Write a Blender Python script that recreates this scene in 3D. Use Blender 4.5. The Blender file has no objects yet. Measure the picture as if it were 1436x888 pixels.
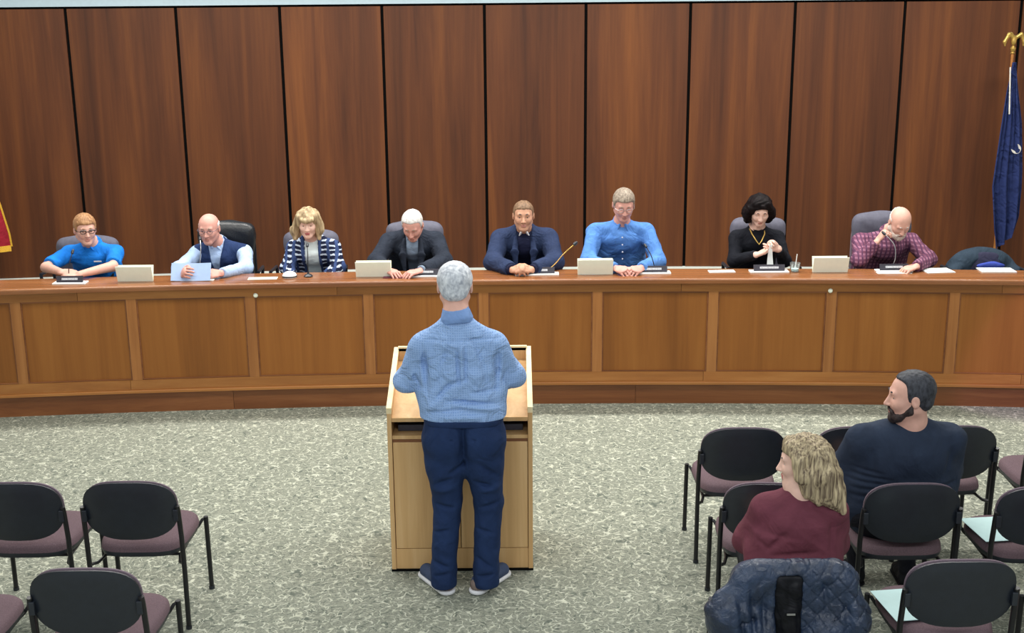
import bpy, bmesh, math, random
import numpy as np
from mathutils import Vector, Matrix
random.seed(4)
sc = bpy.context.scene
COL = sc.collection
# ------------------------------------------------------------------ camera
F_PX, TH, ROLL, CAM_H = 1715.0, math.radians(14.4), 0.0087, 3.03
cam = bpy.data.cameras.new('camera'); co = bpy.data.objects.new('camera', cam); COL.objects.link(co)
cam.sensor_width = 36.0; cam.lens = F_PX * 36.0 / 1436.0; cam.clip_end = 100
fw = Vector((0, math.cos(TH), -math.sin(TH))); up0 = Vector((0, math.sin(TH), math.cos(TH))); r0 = Vector((1, 0, 0))
cR = math.cos(ROLL) * r0 - math.sin(ROLL) * up0; cU = math.cos(ROLL) * up0 + math.sin(ROLL) * r0
M = Matrix((cR, cU, -fw)).transposed().to_4x4(); M.translation = (0, 0, CAM_H)
co.matrix_world = M
sc.camera = co
# ------------------------------------------------------------------ light and exposure
w = bpy.data.worlds.new('world'); sc.world = w; w.use_nodes = True
w.node_tree.nodes['Background'].inputs[0].default_value = (0.80, 0.88, 1.0, 1)
w.node_tree.nodes['Background'].inputs[1].default_value = 0.50
def area(name, loc, sx, sy, power, col=(1, 0.97, 0.93), rot=(0, 0, 0)):
    l = bpy.data.lights.new(name, 'AREA'); l.shape = 'RECTANGLE'; l.size = sx; l.size_y = sy; l.energy = power; l.color = col
    o = bpy.data.objects.new(name, l); COL.objects.link(o); o.location = loc; o.rotation_euler = rot
    return o
area('ceiling_lamp_dais', (0.0, 9.7, 4.2), 9.5, 0.22, 300, (1, 0.97, 0.92))
area('ceiling_lamp_middle', (0.0, 7.2, 4.25), 8.5, 0.6, 165, (1, 0.98, 0.94))
area('ceiling_lamp_audience', (0.0, 4.2, 4.25), 8.5, 0.6, 45, (0.9, 0.96, 1.0))
area('ceiling_lamp_back', (0.0, 0.6, 4.25), 8.5, 0.6, 200, (0.95, 0.98, 1.0))
sl_ = bpy.data.lights.new('side_spot', 'SPOT'); sl_.energy = 320; sl_.color = (0.75, 0.3, 1.0); sl_.spot_size = math.radians(17); sl_.spot_blend = 0.3; sl_.shadow_soft_size = 0.08
so_ = bpy.data.objects.new('side_spot', sl_); COL.objects.link(so_); so_.location = (6.2, 5.0, 3.6); so_.rotation_euler = (Vector((4.25, 9.0, 0.32)) - Vector((6.2, 5.0, 3.6))).to_track_quat('-Z', 'Y').to_euler()
vs = sc.view_settings
vs.view_transform = 'Standard'; vs.look = 'None'; vs.gamma = 1.0; vs.exposure = 0.34
try: vs.use_curve_mapping = False
except Exception: pass
# ------------------------------------------------------------------ materials
MATS = {}
def srgb(r, g, b):
    f = lambda c: (c / 12.92 if c <= 0.04045 else ((c + 0.055) / 1.055) ** 2.4)
    return (f(r / 255), f(g / 255), f(b / 255), 1)
class NT:
    def __init__(s, name, rough=0.6, spec=0.4, metal=0.0):
        s.m = bpy.data.materials.new(name); s.m.use_nodes = True; s.t = s.m.node_tree
        s.b = s.t.nodes['Principled BSDF']; s.b.inputs['Roughness'].default_value = rough
        s.b.inputs['Specular IOR Level'].default_value = spec; s.b.inputs['Metallic'].default_value = metal
        MATS[name] = s.m
    def n(s, ty, **kw):
        nd = s.t.nodes.new(ty)
        for k, v in kw.items():
            if k in nd.inputs: nd.inputs[k].default_value = v
            else: setattr(nd, k, v)
        return nd
    def l(s, a, b): s.t.links.new(a, b)
    def coords(s, scale=(1, 1, 1), rnd=False, kind='Object'):
        tc = s.n('ShaderNodeTexCoord'); mp = s.n('ShaderNodeMapping'); mp.inputs['Scale'].default_value = scale
        s.l(tc.outputs[kind], mp.inputs['Vector'])
        if rnd:
            oi = s.n('ShaderNodeObjectInfo'); mu = s.n('ShaderNodeMath', operation='MULTIPLY'); mu.inputs[1].default_value = 37.0
            s.l(oi.outputs['Random'], mu.inputs[0]); cb = s.n('ShaderNodeCombineXYZ')
            for i in range(3): s.l(mu.outputs[0], cb.inputs[i])
            s.l(cb.outputs[0], mp.inputs['Location'])
        return mp.outputs[0]
    def ramp(s, fac, stops):
        r = s.n('ShaderNodeValToRGB'); e = r.color_ramp.elements
        while len(e) > 1: e.remove(e[-1])
        e[0].position, e[0].color = stops[0]
        for p, c in stops[1:]: x = e.new(p); x.color = c
        s.l(fac, r.inputs[0]); return r.outputs[0]
    def mix(s, fac, a, b, mode='MIX'):
        x = s.n('ShaderNodeMix', data_type='RGBA', blend_type=mode)
        for i, v in ((0, fac), (6, a), (7, b)):
            if hasattr(v, 'links'): s.l(v, x.inputs[i])
            else: x.inputs[i].default_value = v
        return x.outputs[2]
    def bump(s, h, strength, dist=0.01):
        b = s.n('ShaderNodeBump'); b.inputs['Strength'].default_value = strength; b.inputs['Distance'].default_value = dist
        s.l(h, b.inputs['Height']); s.l(b.outputs[0], s.b.inputs['Normal'])
    def noise(s, vec, scale, detail=3, rough=0.55, dist=0.0):
        x = s.n('ShaderNodeTexNoise'); x.inputs['Scale'].default_value = scale; x.inputs['Detail'].default_value = detail
        x.inputs['Roughness'].default_value = rough; x.inputs['Distortion'].default_value = dist
        s.l(vec, x.inputs['Vector']); return x.outputs['Fac']
    def color(s, c):
        if hasattr(c, 'links'): s.l(c, s.b.inputs['Base Color'])
        else: s.b.inputs['Base Color'].default_value = c
def plain(name, c, rough=0.6, spec=0.4, metal=0.0, var=0.12, scale=30, bump=0.0, bscale=60):
    m = NT(name, rough, spec, metal); v = m.coords()
    f = m.noise(v, scale); dk = tuple(x * (1 - var) for x in c[:3]) + (1,); lt = tuple(min(1, x * (1 + var)) for x in c[:3]) + (1,)
    m.color(m.ramp(f, [(0.3, dk), (0.7, lt)]))
    if bump: m.bump(m.noise(v, bscale, 4), bump)
    return m.m
def wood(name, dark, mid, light, rough=0.35, axis='z', gs=1.0, coat=0.0, spec=0.4, tint=0.25):
    m = NT(name, rough, spec)
    hi, lo = 9.0 * gs, 0.45 * gs
    sc_ = {'z': (hi, hi, lo), 'x': (lo, hi, hi)}[axis]
    v = m.coords(sc_, rnd=True)
    f1 = m.noise(v, 1.0, 5, 0.6, 0.6)
    sc2 = {'z': (hi * 9, hi * 9, lo * 5), 'x': (lo * 5, hi * 9, hi * 9)}[axis]
    f2 = m.noise(m.coords(sc2, rnd=True), 1.0, 3, 0.6)
    c = m.ramp(f1, [(0.28, dark), (0.5, mid), (0.74, light)])
    c = m.mix(0.14, c, m.ramp(f2, [(0.3, dark), (0.7, light)]))
    oi = m.n('ShaderNodeObjectInfo')
    c = m.mix(1.0, c, m.ramp(oi.outputs['Random'], [(0, (1 - tint, 1 - tint, 1 - tint, 1)), (1, (1, 1, 1, 1))]), 'MULTIPLY')
    m.color(c); m.bump(f2, 0.06, 0.002)
    m.b.inputs['Coat Weight'].default_value = coat; m.b.inputs['Coat Roughness'].default_value = 0.25
    return m.m
wood('wall_wood', srgb(66, 38, 26), srgb(94, 54, 32), srgb(124, 74, 38), 0.5, 'z', 0.5, 0.0, spec=0.25, tint=0.16)
wood('panel_wood', srgb(128, 78, 34), srgb(150, 94, 42), srgb(168, 110, 52), 0.45, 'z', 0.6, 0.0, spec=0.3, tint=0.12)
wood('stile_wood', srgb(144, 90, 44), srgb(168, 110, 58), srgb(186, 128, 72), 0.4, 'z', 1.6, 0.12, tint=0.1)
wood('rail_wood', srgb(146, 90, 42), srgb(170, 110, 54), srgb(188, 130, 70), 0.36, 'x', 1.2, 0.15, tint=0.15)
wood('plinth_wood', srgb(112, 64, 36), srgb(140, 86, 50), srgb(162, 106, 64), 0.4, 'x', 1.2, 0.15, tint=0.3)
wood('counter_wood', srgb(116, 70, 40), srgb(142, 90, 52), srgb(164, 110, 68), 0.25, 'x', 1.2, 0.35, tint=0.05)
wood('oak', srgb(206, 160, 104), srgb(224, 180, 122), srgb(238, 200, 146), 0.4, 'z', 1.3, 0.1, tint=0.06)
wood('oak_edge', srgb(236, 210, 156), srgb(246, 224, 174), srgb(250, 234, 194), 0.35, 'z', 1.3, 0.1, tint=0.04)
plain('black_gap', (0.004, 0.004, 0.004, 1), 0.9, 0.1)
plain('soffit_paint', srgb(176, 196, 206), 0.8, 0.2, var=0.03)
plain('wall_paint', srgb(208, 208, 200), 0.85, 0.2, var=0.03)
plain('white_paint', srgb(226, 232, 226), 0.5, 0.3, var=0.03)
plain('grey_base', srgb(142, 156, 156), 0.7, 0.3, var=0.08)
plain('ceiling_tile', srgb(205, 208, 205), 0.9, 0.1, var=0.04)
plain('black_metal', (0.008, 0.008, 0.010, 1), 0.35, 0.5)
plain('black_plastic', (0.012, 0.016, 0.024, 1), 0.38, 0.6, bump=0.08, bscale=220)
plain('mauve_fabric', srgb(108, 90, 96), 0.9, 0.15, var=0.14, scale=160, bump=0.3, bscale=300)
plain('grey_mauve_fabric', srgb(120, 106, 116), 0.9, 0.15, var=0.12, scale=160, bump=0.3, bscale=300)
plain('black_leather', (0.012, 0.014, 0.018, 1), 0.35, 0.5, bump=0.2, bscale=80)
plain('paper', srgb(236, 240, 238), 0.8, 0.2, var=0.02)
plain('cool_paper', srgb(196, 226, 226), 0.8, 0.2, var=0.02)
plain('card', srgb(240, 244, 226), 0.8, 0.2, var=0.02)
plain('blue_paper', srgb(168, 192, 228), 0.8, 0.2, var=0.04)
plain('plate_dark', srgb(58, 56, 66), 0.4, 0.4)
plain('plate_text', srgb(190, 192, 198), 0.6, 0.3, var=0.3, scale=120)
plain('silver', srgb(170, 170, 172), 0.3, 0.5, 0.8)
plain('gold', srgb(206, 170, 92), 0.35, 0.5, 0.7)
plain('gold_fringe', srgb(226, 176, 60), 0.8, 0.3, var=0.3, scale=200)
plain('cuff_white', srgb(235, 235, 238), 0.7, 0.2, var=0.04)
plain('chair_grey', srgb(96, 96, 110), 0.7, 0.3)
# carpet
m = NT('carpet', 0.95, 0.1); v = m.coords()
nz = m.n('ShaderNodeTexNoise'); nz.inputs['Scale'].default_value = 20.0; nz.inputs['Detail'].default_value = 2; m.l(v, nz.inputs['Vector'])
av = m.n('ShaderNodeVectorMath', operation='MULTIPLY_ADD'); m.l(nz.outputs['Color'], av.inputs[0]); av.inputs[1].default_value = (0.05, 0.05, 0); m.l(v, av.inputs[2])
n3 = m.noise(v, 60, 3, 0.7); n5 = m.noise(v, 130, 2, 0.6)
def worm(scale, off, wd, mscale):
    mp = m.n('ShaderNodeMapping'); mp.inputs['Location'].default_value = (off, off * 1.7, 0); m.l(av.outputs[0], mp.inputs['Vector'])
    f = m.noise(mp.outputs[0], scale, 0.5, 0.5, 0.4); a = m.n('ShaderNodeMath', operation='SUBTRACT'); m.l(f, a.inputs[0]); a.inputs[1].default_value = 0.5
    b = m.n('ShaderNodeMath', operation='ABSOLUTE'); m.l(a.outputs[0], b.inputs[0]); ln = m.ramp(b.outputs[0], [(0, (1, 1, 1, 1)), (wd, (.8, .8, .8, 1)), (wd * 2.2, (0, 0, 0, 1))])
    k = m.ramp(m.noise(mp.outputs[0], mscale, 1, 0.5), [(0.42, (0, 0, 0, 1)), (0.54, (1, 1, 1, 1))])
    x = m.n('ShaderNodeMath', operation='MULTIPLY'); m.l(ln, x.inputs[0]); m.l(k, x.inputs[1]); return x.outputs[0]
base = m.ramp(n3, [(0.36, srgb(96, 102, 94)), (0.5, srgb(130, 134, 122)), (0.64, srgb(154, 156, 142))])
base = m.mix(0.4, base, m.ramp(n5, [(0.3, srgb(92, 98, 90)), (0.7, srgb(172, 174, 158))]))
base = m.mix(worm(15, 7.3, 0.018, 22), base, srgb(96, 102, 94))
base = m.mix(worm(17, 0.0, 0.014, 20), base, srgb(198, 200, 184))
base = m.mix(worm(20, 3.1, 0.015, 26), base, srgb(190, 192, 174))
m.color(base); m.bump(n5, 0.4, 0.004)
# skin
def skin(name, c):
    m = NT(name, 0.5, 0.35); v = m.coords(); f = m.noise(v, 22, 3)
    m.color(m.ramp(f, [(0.3, tuple(x * 0.86 for x in c[:3]) + (1,)), (0.7, c)])); m.b.inputs['Subsurface Weight'].default_value = 0.0
    m.bump(m.noise(v, 90, 3), 0.1, 0.003); return m.m
skin('skin_fair', srgb(228, 178, 160)); skin('skin_pink', srgb(222, 164, 150)); skin('skin_tan', srgb(206, 154, 126)); skin('skin_light', srgb(238, 196, 178))
plain('lips', srgb(196, 136, 124), 0.5, 0.3); plain('lips_red', srgb(198, 112, 110), 0.45, 0.4)
plain('eye_white', srgb(232, 230, 226), 0.3, 0.5, var=0.02); plain('eye_dark', srgb(48, 40, 36), 0.2, 0.6)
def hairmat(name, dark, light, sc_=(70, 70, 12), spec=0.3, ctr=0.18):
    m = NT(name, 0.55, spec); v = m.coords(sc_); f = m.noise(v, 1.0, 3, 0.6)
    m.color(m.ramp(f, [(0.5 - ctr, dark), (0.5 + ctr, light)])); m.bump(f, 0.35, 0.004); return m.m
hairmat('hair_ginger', srgb(132, 92, 62), srgb(190, 146, 104)); hairmat('hair_white', srgb(188, 184, 180), srgb(232, 230, 228))
hairmat('hair_silver', srgb(162, 168, 180), srgb(232, 236, 241), (50, 50, 30)); hairmat('hair_grey', srgb(112, 100, 88), srgb(168, 154, 138))
hairmat('hair_blonde', srgb(120, 98, 70), srgb(204, 182, 144), (40, 40, 6)); hairmat('hair_black', srgb(8, 5, 6), srgb(26, 18, 20), (60, 60, 8), 0.12)
hairmat('hair_brown_short', srgb(96, 74, 56), srgb(142, 112, 86)); hairmat('hair_dark', srgb(34, 36, 42), srgb(72, 74, 82), (60, 60, 30))
hairmat('hair_highlight', srgb(84, 68, 56), srgb(200, 182, 146), (95, 95, 5), ctr=0.15); hairmat('beard_white', srgb(206, 186, 172), srgb(236, 226, 216), (60, 60, 40))
hairmat('beard_dark', srgb(36, 30, 32), srgb(70, 58, 56), (80, 80, 60))
# cloth
def cloth(name, c, var=0.16, bump=0.5, sheen=0.0, fold=7.0, rough=0.85):
    m = NT(name, rough, 0.2); v = m.coords(); f = m.noise(v, 9, 4, 0.6, 0.8)
    m.color(m.ramp(f, [(0.3, tuple(x * (1 - var) for x in c[:3]) + (1,)), (0.7, tuple(min(1, x * (1 + var)) for x in c[:3]) + (1,))]))
    g = m.noise(v, fold, 3, 0.5, 1.5); m.bump(g, bump, 0.04); return m
cloth('polo_blue', srgb(28, 122, 216)); cloth('shirt_lightblue', srgb(172, 196, 232)); cloth('vest_navy', srgb(38, 56, 96)); cloth('suit_navy', srgb(42, 54, 84), bump=0.6)
cloth('jacket_charcoal', srgb(40, 46, 58), bump=0.6); cloth('shirt_grey', srgb(128, 144, 164)); cloth('shirt_denim', srgb(88, 136, 204), bump=0.7); cloth('knit_black', srgb(20, 22, 30))
cloth('vest_ink', srgb(28, 32, 58)); cloth('sweat_navy', srgb(42, 52, 70), bump=0.35, fold=5); cloth('sweater_maroon', srgb(106, 56, 68), bump=0.35, fold=6)
cloth('trousers_navy', srgb(32, 50, 86), bump=0.4, fold=7); cloth('trousers_dark', srgb(28, 30, 38)); cloth('top_aqua', srgb(226, 240, 244)); cloth('shoe_blue', srgb(72, 84, 112)); cloth('shoe_tan', srgb(128, 112, 104))
cloth('shoe_dark', srgb(30, 32, 36)); cloth('coat_lining', srgb(14, 15, 20), rough=0.5); cloth('draped_dark', srgb(48, 62, 76)); cloth('flag_navy', srgb(40, 52, 98), bump=0.8)
cloth('flag_red', srgb(150, 34, 48)); cloth('flag_white', srgb(226, 222, 214)); cloth('lining_glow_blue', srgb(66, 84, 176)); cloth('draped_lining', srgb(52, 52, 74)); cloth('collar_blue', srgb(126, 158, 210))
def checks(name, base, line, line2, fx, fz, wd=0.3, bump=0.5, fold=7, ds=0.03, nf=6):
    m = NT(name, 0.85, 0.2); tc = m.n('ShaderNodeTexCoord'); nzz = m.n('ShaderNodeTexNoise'); nzz.inputs['Scale'].default_value = nf; m.l(tc.outputs['Object'], nzz.inputs['Vector'])
    av = m.n('ShaderNodeVectorMath', operation='MULTIPLY_ADD'); m.l(nzz.outputs['Color'], av.inputs[0]); av.inputs[1].default_value = (ds, ds, ds); m.l(tc.outputs['Object'], av.inputs[2])
    sx = m.n('ShaderNodeSeparateXYZ'); m.l(av.outputs[0], sx.inputs[0])
    def stripe(o, f):
        a = m.n('ShaderNodeMath', operation='MULTIPLY'); m.l(o, a.inputs[0]); a.inputs[1].default_value = f
        b = m.n('ShaderNodeMath', operation='FRACT'); m.l(a.outputs[0], b.inputs[0])
        c = m.n('ShaderNodeMath', operation='LESS_THAN'); m.l(b.outputs[0], c.inputs[0]); c.inputs[1].default_value = wd; return c.outputs[0]
    c = m.mix(stripe(sx.outputs[2], fz), base, line); c = m.mix(stripe(sx.outputs[0], fx), c, line2)
    m.color(c); m.bump(m.noise(tc.outputs['Object'], fold, 3, 0.5, 1.5), bump, 0.04); return m
checks('shirt_check', srgb(132, 164, 214), srgb(152, 182, 226), srgb(152, 182, 226), 84, 84, 0.45, 0.6, 11)
checks('cardigan_plaid', srgb(26, 32, 58), srgb(196, 208, 226), srgb(58, 76, 120), 15, 26, 0.38, 0.4, 7, 0.045, 16)
checks('shirt_plaid', srgb(116, 72, 94), srgb(150, 104, 126), srgb(92, 58, 84), 34, 34, 0.4, 0.6)
# quilted nylon
m = NT('coat_nylon', 0.34, 0.5); v = m.coords(); f = m.noise(v, 8, 4, 0.6, 1.0)
m.color(m.ramp(f, [(0.3, srgb(20, 30, 48)), (0.7, srgb(44, 60, 86))])); m.bump(m.noise(v, 26, 4, 0.6, 1.2), 0.7, 0.012)
# clear plastic
m = NT('clear_plastic', 0.08, 0.5); m.b.inputs['Transmission Weight'].default_value = 0.9; m.color((0.9, 0.95, 0.95, 1)); m.b.inputs['IOR'].default_value = 1.3
m = NT('lens_glass', 0.05, 0.5); m.b.inputs['Transmission Weight'].default_value = 1.0; m.color((1, 1, 1, 1)); m.b.inputs['IOR'].default_value = 1.05
# ------------------------------------------------------------------ object helpers
def tag(o, label=None, cat=None, group=None, kind=None):
    if label: o['label'] = label
    if cat: o['category'] = cat
    if group: o['group'] = group
    if kind: o['kind'] = kind
    return o
def empty(name, loc, label=None, cat=None, group=None, rz=0):
    o = bpy.data.objects.new(name, None); COL.objects.link(o); o.location = loc; o.rotation_euler = (0, 0, rz); o.empty_display_size = 0.1
    return tag(o, label, cat, group)
def link(name, me, mat, parent=None, smooth=True, loc=None):
    o = bpy.data.objects.new(name, me); COL.objects.link(o)
    mats = mat if isinstance(mat, (list, tuple)) else [mat]
    for x in mats: me.materials.append(MATS[x])
    if smooth and len(me.polygons): me.polygons.foreach_set('use_smooth', [True] * len(me.polygons))
    if parent: o.parent = parent
    if loc is not None: o.location = loc
    return o
class MB:
    """collects simple shapes into one mesh"""
    def __init__(s): s.bm = bmesh.new()
    def box(s, c, h, rz=0, M=None, bev=0.0):
        r = bmesh.ops.create_cube(s.bm, size=1.0); vs_ = r['verts']
        R = M if M is not None else Matrix.Rotation(rz, 3, 'Z')
        for v in vs_: v.co = Vector(c) + R @ Vector((v.co.x * 2 * h[0], v.co.y * 2 * h[1], v.co.z * 2 * h[2]))
        if bev:
            es = list({e for v in vs_ for e in v.link_edges}); bmesh.ops.bevel(s.bm, geom=es, offset=bev, segments=2, affect='EDGES', profile=0.5)
        return s
    def tube(s, pts, r, seg=10, cap=True):
        pts = [Vector(p) for p in pts]; rs = r if isinstance(r, (list, tuple)) else [r] * len(pts); rings = []
        prev = None
        for i, p in enumerate(pts):
            d = (pts[min(i + 1, len(pts) - 1)] - pts[max(i - 1, 0)]).normalized()
            if prev is None: a = d.orthogonal().normalized()
            else: a = (prev - d * prev.dot(d)).normalized()
            prev = a; b = d.cross(a)
            rings.append([s.bm.verts.new(p + rs[i] * (math.cos(2 * math.pi * k / seg) * a + math.sin(2 * math.pi * k / seg) * b)) for k in range(seg)])
        for A, B in zip(rings, rings[1:]):
            for k in range(seg): s.bm.faces.new((A[k], A[(k + 1) % seg], B[(k + 1) % seg], B[k]))
        if cap: s.bm.faces.new(rings[0][::-1]); s.bm.faces.new(rings[-1])
        return s
    def lathe(s, c, prof, seg=24, M=None):
        R = M if M is not None else Matrix.Identity(3); rings = []
        for r, z in prof:
            rings.append([s.bm.verts.new(Vector(c) + R @ Vector((r * math.cos(2 * math.pi * k / seg), r * math.sin(2 * math.pi * k / seg), z))) for k in range(seg)])
        for A, B in zip(rings, rings[1:]):
            for k in range(seg): s.bm.faces.new((A[k], A[(k + 1) % seg], B[(k + 1) % seg], B[k]))
        s.bm.faces.new(rings[0][::-1]); s.bm.faces.new(rings[-1]); return s
    def prism(s, poly, axis, a, b):
        """poly in the two other axes (cyclic order), extruded along axis from a to b"""
        def P(u, v, t): return {'x': (t, u, v), 'y': (u, t, v), 'z': (u, v, t)}[axis]
        A = [s.bm.verts.new(P(u, v, a)) for u, v in poly]; B = [s.bm.verts.new(P(u, v, b)) for u, v in poly]; n = len(poly)
        for k in range(n): s.bm.faces.new((A[k], A[(k + 1) % n], B[(k + 1) % n], B[k]))
        s.bm.faces.new(A[::-1]); s.bm.faces.new(B); return s
    def grid(s, fn, nu, nv, thick=None):
        V = [[s.bm.verts.new(fn(i / nu, j / nv)) for j in range(nv + 1)] for i in range(nu + 1)]
        for i in range(nu):
            for j in range(nv): s.bm.faces.new((V[i][j], V[i + 1][j], V[i + 1][j + 1], V[i][j + 1]))
        if thick:
            s.bm.normal_update(); bmesh.ops.solidify(s.bm, geom=s.bm.faces[:], thickness=thick)
        return s
    def mesh(s, name):
        bmesh.ops.recalc_face_normals(s.bm, faces=s.bm.faces[:]); me = bpy.data.meshes.new(name); s.bm.to_mesh(me); s.bm.free(); return me
    def build(s, name, mat, parent=None, smooth=False, loc=None):
        me = s.mesh(name); o = link(name, me, mat, parent, False, loc)
        if smooth:
            me.polygons.foreach_set('use_smooth', [True] * len(me.polygons))
            try: me.set_sharp_from_angle(angle=math.radians(40))
            except Exception: pass
        return o
def copy_tree(o, parent=None):
    c = o.copy(); COL.objects.link(c); c.parent = parent
    for ch in o.children: copy_tree(ch, c)
    return c
# ------------------------------------------------------------------ implicit surfaces (numpy surface nets)
f32 = np.float32
def vec(p): return np.array(p, dtype=float)
def unit(p): p = vec(p); return p / np.linalg.norm(p)
class SDF:
    def __init__(s): s.p = []
    def cone(s, a, b, ra, rb=None, k=0.02, op='u', flat=None):
        a, b = vec(a), vec(b); rb = ra if rb is None else rb; R = max(ra, rb); lo, hi = np.minimum(a, b) - R, np.maximum(a, b) + R
        n = None; fac = 1.0
        A, B = a.copy(), b.copy()
        if flat: n = unit(flat[0]); g = 1 / flat[1] - 1; A = A + (A @ n) * g * n; B = B + (B @ n) * g * n; fac = (1 + flat[1]) / 2
        ba = B - A; bb = max(ba @ ba, 1e-9)
        def fn(X, Y, Z):
            if n is not None:
                t = (X * f32(n[0]) + Y * f32(n[1]) + Z * f32(n[2])) * f32(g); X = X + t * f32(n[0]); Y = Y + t * f32(n[1]); Z = Z + t * f32(n[2])
            x, y, z = X - f32(A[0]), Y - f32(A[1]), Z - f32(A[2])
            h = np.clip((x * f32(ba[0]) + y * f32(ba[1]) + z * f32(ba[2])) / f32(bb), 0, 1)
            d = np.sqrt((x - h * f32(ba[0])) ** 2 + (y - h * f32(ba[1])) ** 2 + (z - h * f32(ba[2])) ** 2) - (f32(ra) + f32(rb - ra) * h)
            return d * f32(fac)
        s.p.append((op, fn, lo, hi, k)); return s
    def chain(s, pts, rs, k=0.02, op='u', flat=None):
        for i in range(len(pts) - 1): s.cone(pts[i], pts[i + 1], rs[i], rs[i + 1], k, op, flat)
        return s
    def ell(s, c, r, M=None, k=0.02, op='u'):
        c = vec(c); r = vec(r); Mx = np.eye(3) if M is None else np.array(M, float)   # columns = axes
        def fn(X, Y, Z):
            x, y, z = X - f32(c[0]), Y - f32(c[1]), Z - f32(c[2])
            q = [x * f32(Mx[0, i]) + y * f32(Mx[1, i]) + z * f32(Mx[2, i]) for i in range(3)]
            k0 = np.sqrt(sum((q[i] / f32(r[i])) ** 2 for i in range(3))); k1 = np.sqrt(sum((q[i] / f32(r[i] ** 2)) ** 2 for i in range(3))) + f32(1e-6)
            return k0 * (k0 - 1) / k1
        s.p.append((op, fn, c - r.max(), c + r.max(), k)); return s
    def box(s, c, h, M=None, rnd=0.005, k=0.01, op='u'):
        c = vec(c); h = vec(h) - rnd; Mx = np.eye(3) if M is None else np.array(M, float); R = np.linalg.norm(h) + rnd
        def fn(X, Y, Z):
            x, y, z = X - f32(c[0]), Y - f32(c[1]), Z - f32(c[2])
            q = [np.abs(x * f32(Mx[0, i]) + y * f32(Mx[1, i]) + z * f32(Mx[2, i])) - f32(h[i]) for i in range(3)]
            return np.sqrt(sum(np.maximum(t, 0) ** 2 for t in q)) + np.minimum(np.maximum(np.maximum(q[0], q[1]), q[2]), 0) - f32(rnd)
        s.p.append((op, fn, c - R, c + R, k)); return s
    def half(s, p, n, k=0.004):       # keep the side n points away from
        p, n = vec(p), unit(n)
        s.p.append(('i', lambda X, Y, Z: (X - f32(p[0])) * f32(n[0]) + (Y - f32(p[1])) * f32(n[1]) + (Z - f32(p[2])) * f32(n[2]), None, None, k)); return s
    def cut(s, p, n, R=0.08):         # remove what lies beyond plane (p,n) within R of p
        p, n = vec(p), unit(n)
        def fn(X, Y, Z):
            x, y, z = X - f32(p[0]), Y - f32(p[1]), Z - f32(p[2])
            return np.maximum(-(x * f32(n[0]) + y * f32(n[1]) + z * f32(n[2])), np.sqrt(x * x + y * y + z * z) - f32(R))
        s.p.append(('s', fn, p - R, p + R, 0.004)); return s
    def fun(s, fn, op='f', lo=None, hi=None, k=0.01): s.p.append((op, fn, lo, hi, k)); return s
    def mesh(s, res, off=(0, 0, 0), pad=0.02):
        us = [q for q in s.p if q[0] == 'u']
        lo = np.min([q[2] for q in us], 0) - pad - res; hi = np.max([q[3] for q in us], 0) + pad + res
        n = np.ceil((hi - lo) / res).astype(int) + 1
        ax = [(lo[i] + res * np.arange(n[i])).astype(f32) for i in range(3)]
        D = np.full(n, 0.08, f32)
        for op, fn, l, h, k in s.p:
            if l is None: sl = [slice(0, n[i]) for i in range(3)]
            else:
                mg = k + 3 * res
                sl = [slice(max(0, int((l[i] - mg - lo[i]) / res)), min(n[i], int((h[i] + mg - lo[i]) / res) + 2)) for i in range(3)]
                if any(q.start >= q.stop for q in sl): continue
            X, Y, Z = ax[0][sl[0]][:, None, None], ax[1][sl[1]][None, :, None], ax[2][sl[2]][None, None, :]
            V = D[tuple(sl)]; d = fn(X, Y, Z).astype(f32)
            if op == 'f': D[tuple(sl)] = V + d; continue
            kk = f32(max(k, 1e-4))
            if op == 'u': hh = np.clip(kk - np.abs(V - d), 0, None) / kk; D[tuple(sl)] = np.minimum(V, d) - hh * hh * kk * f32(.25)
            else:
                if op == 's': d = -d
                hh = np.clip(kk - np.abs(V - d), 0, None) / kk; D[tuple(sl)] = np.maximum(V, d) + hh * hh * kk * f32(.25)
        D[0] = D[-1] = 1; D[:, 0] = D[:, -1] = 1; D[:, :, 0] = D[:, :, -1] = 1
        S = D < 0
        c = [S[i:n[0] - 1 + i, j:n[1] - 1 + j, l:n[2] - 1 + l] for i in (0, 1) for j in (0, 1) for l in (0, 1)]
        al = c[0].copy(); an = c[0].copy()
        for q in c[1:]: al &= q; an |= q
        act = an & ~al; I, J, K = np.nonzero(act); N = len(I); idx = np.full(act.shape, -1, np.int32); idx[act] = np.arange(N)
        acc = np.zeros((N, 3)); cnt = np.zeros(N)
        cor = [(i, j, l) for i in (0, 1) for j in (0, 1) for l in (0, 1)]
        val = {q: D[I + q[0], J + q[1], K + q[2]] for q in cor}
        for q in cor:
            for a in range(3):
                if q[a] == 0:
                    r_ = list(q); r_[a] = 1; r_ = tuple(r_); v0, v1 = val[q], val[r_]; ms = (v0 < 0) != (v1 < 0)
                    t = np.where(ms, v0 / np.where(ms, v0 - v1, 1), 0); pos = np.array(q, float)[None].repeat(N, 0); pos[:, a] = t
                    acc += pos * ms[:, None]; cnt += ms
        vts = (np.stack([I, J, K], 1) + acc / cnt[:, None]) * res + lo - vec(off)
        quads = []
        for a in range(3):
            b_, c_ = (a + 1) % 3, (a + 2) % 3
            s0 = [slice(None)] * 3; s1 = [slice(None)] * 3; s0[a] = slice(0, n[a] - 1); s1[a] = slice(1, n[a])
            A0, A1 = S[tuple(s0)], S[tuple(s1)]; E_ = np.array(np.nonzero(A0 != A1)); ins = A0[tuple(E_)]
            def g(db, dc): q = E_.copy(); q[b_] -= db; q[c_] -= dc; return idx[tuple(q)]
            Q = np.stack([g(1, 1), g(0, 1), g(0, 0), g(1, 0)], 1); Q[~ins] = Q[~ins][:, ::-1]; quads.append(Q)
        Q = np.concatenate(quads)
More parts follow.
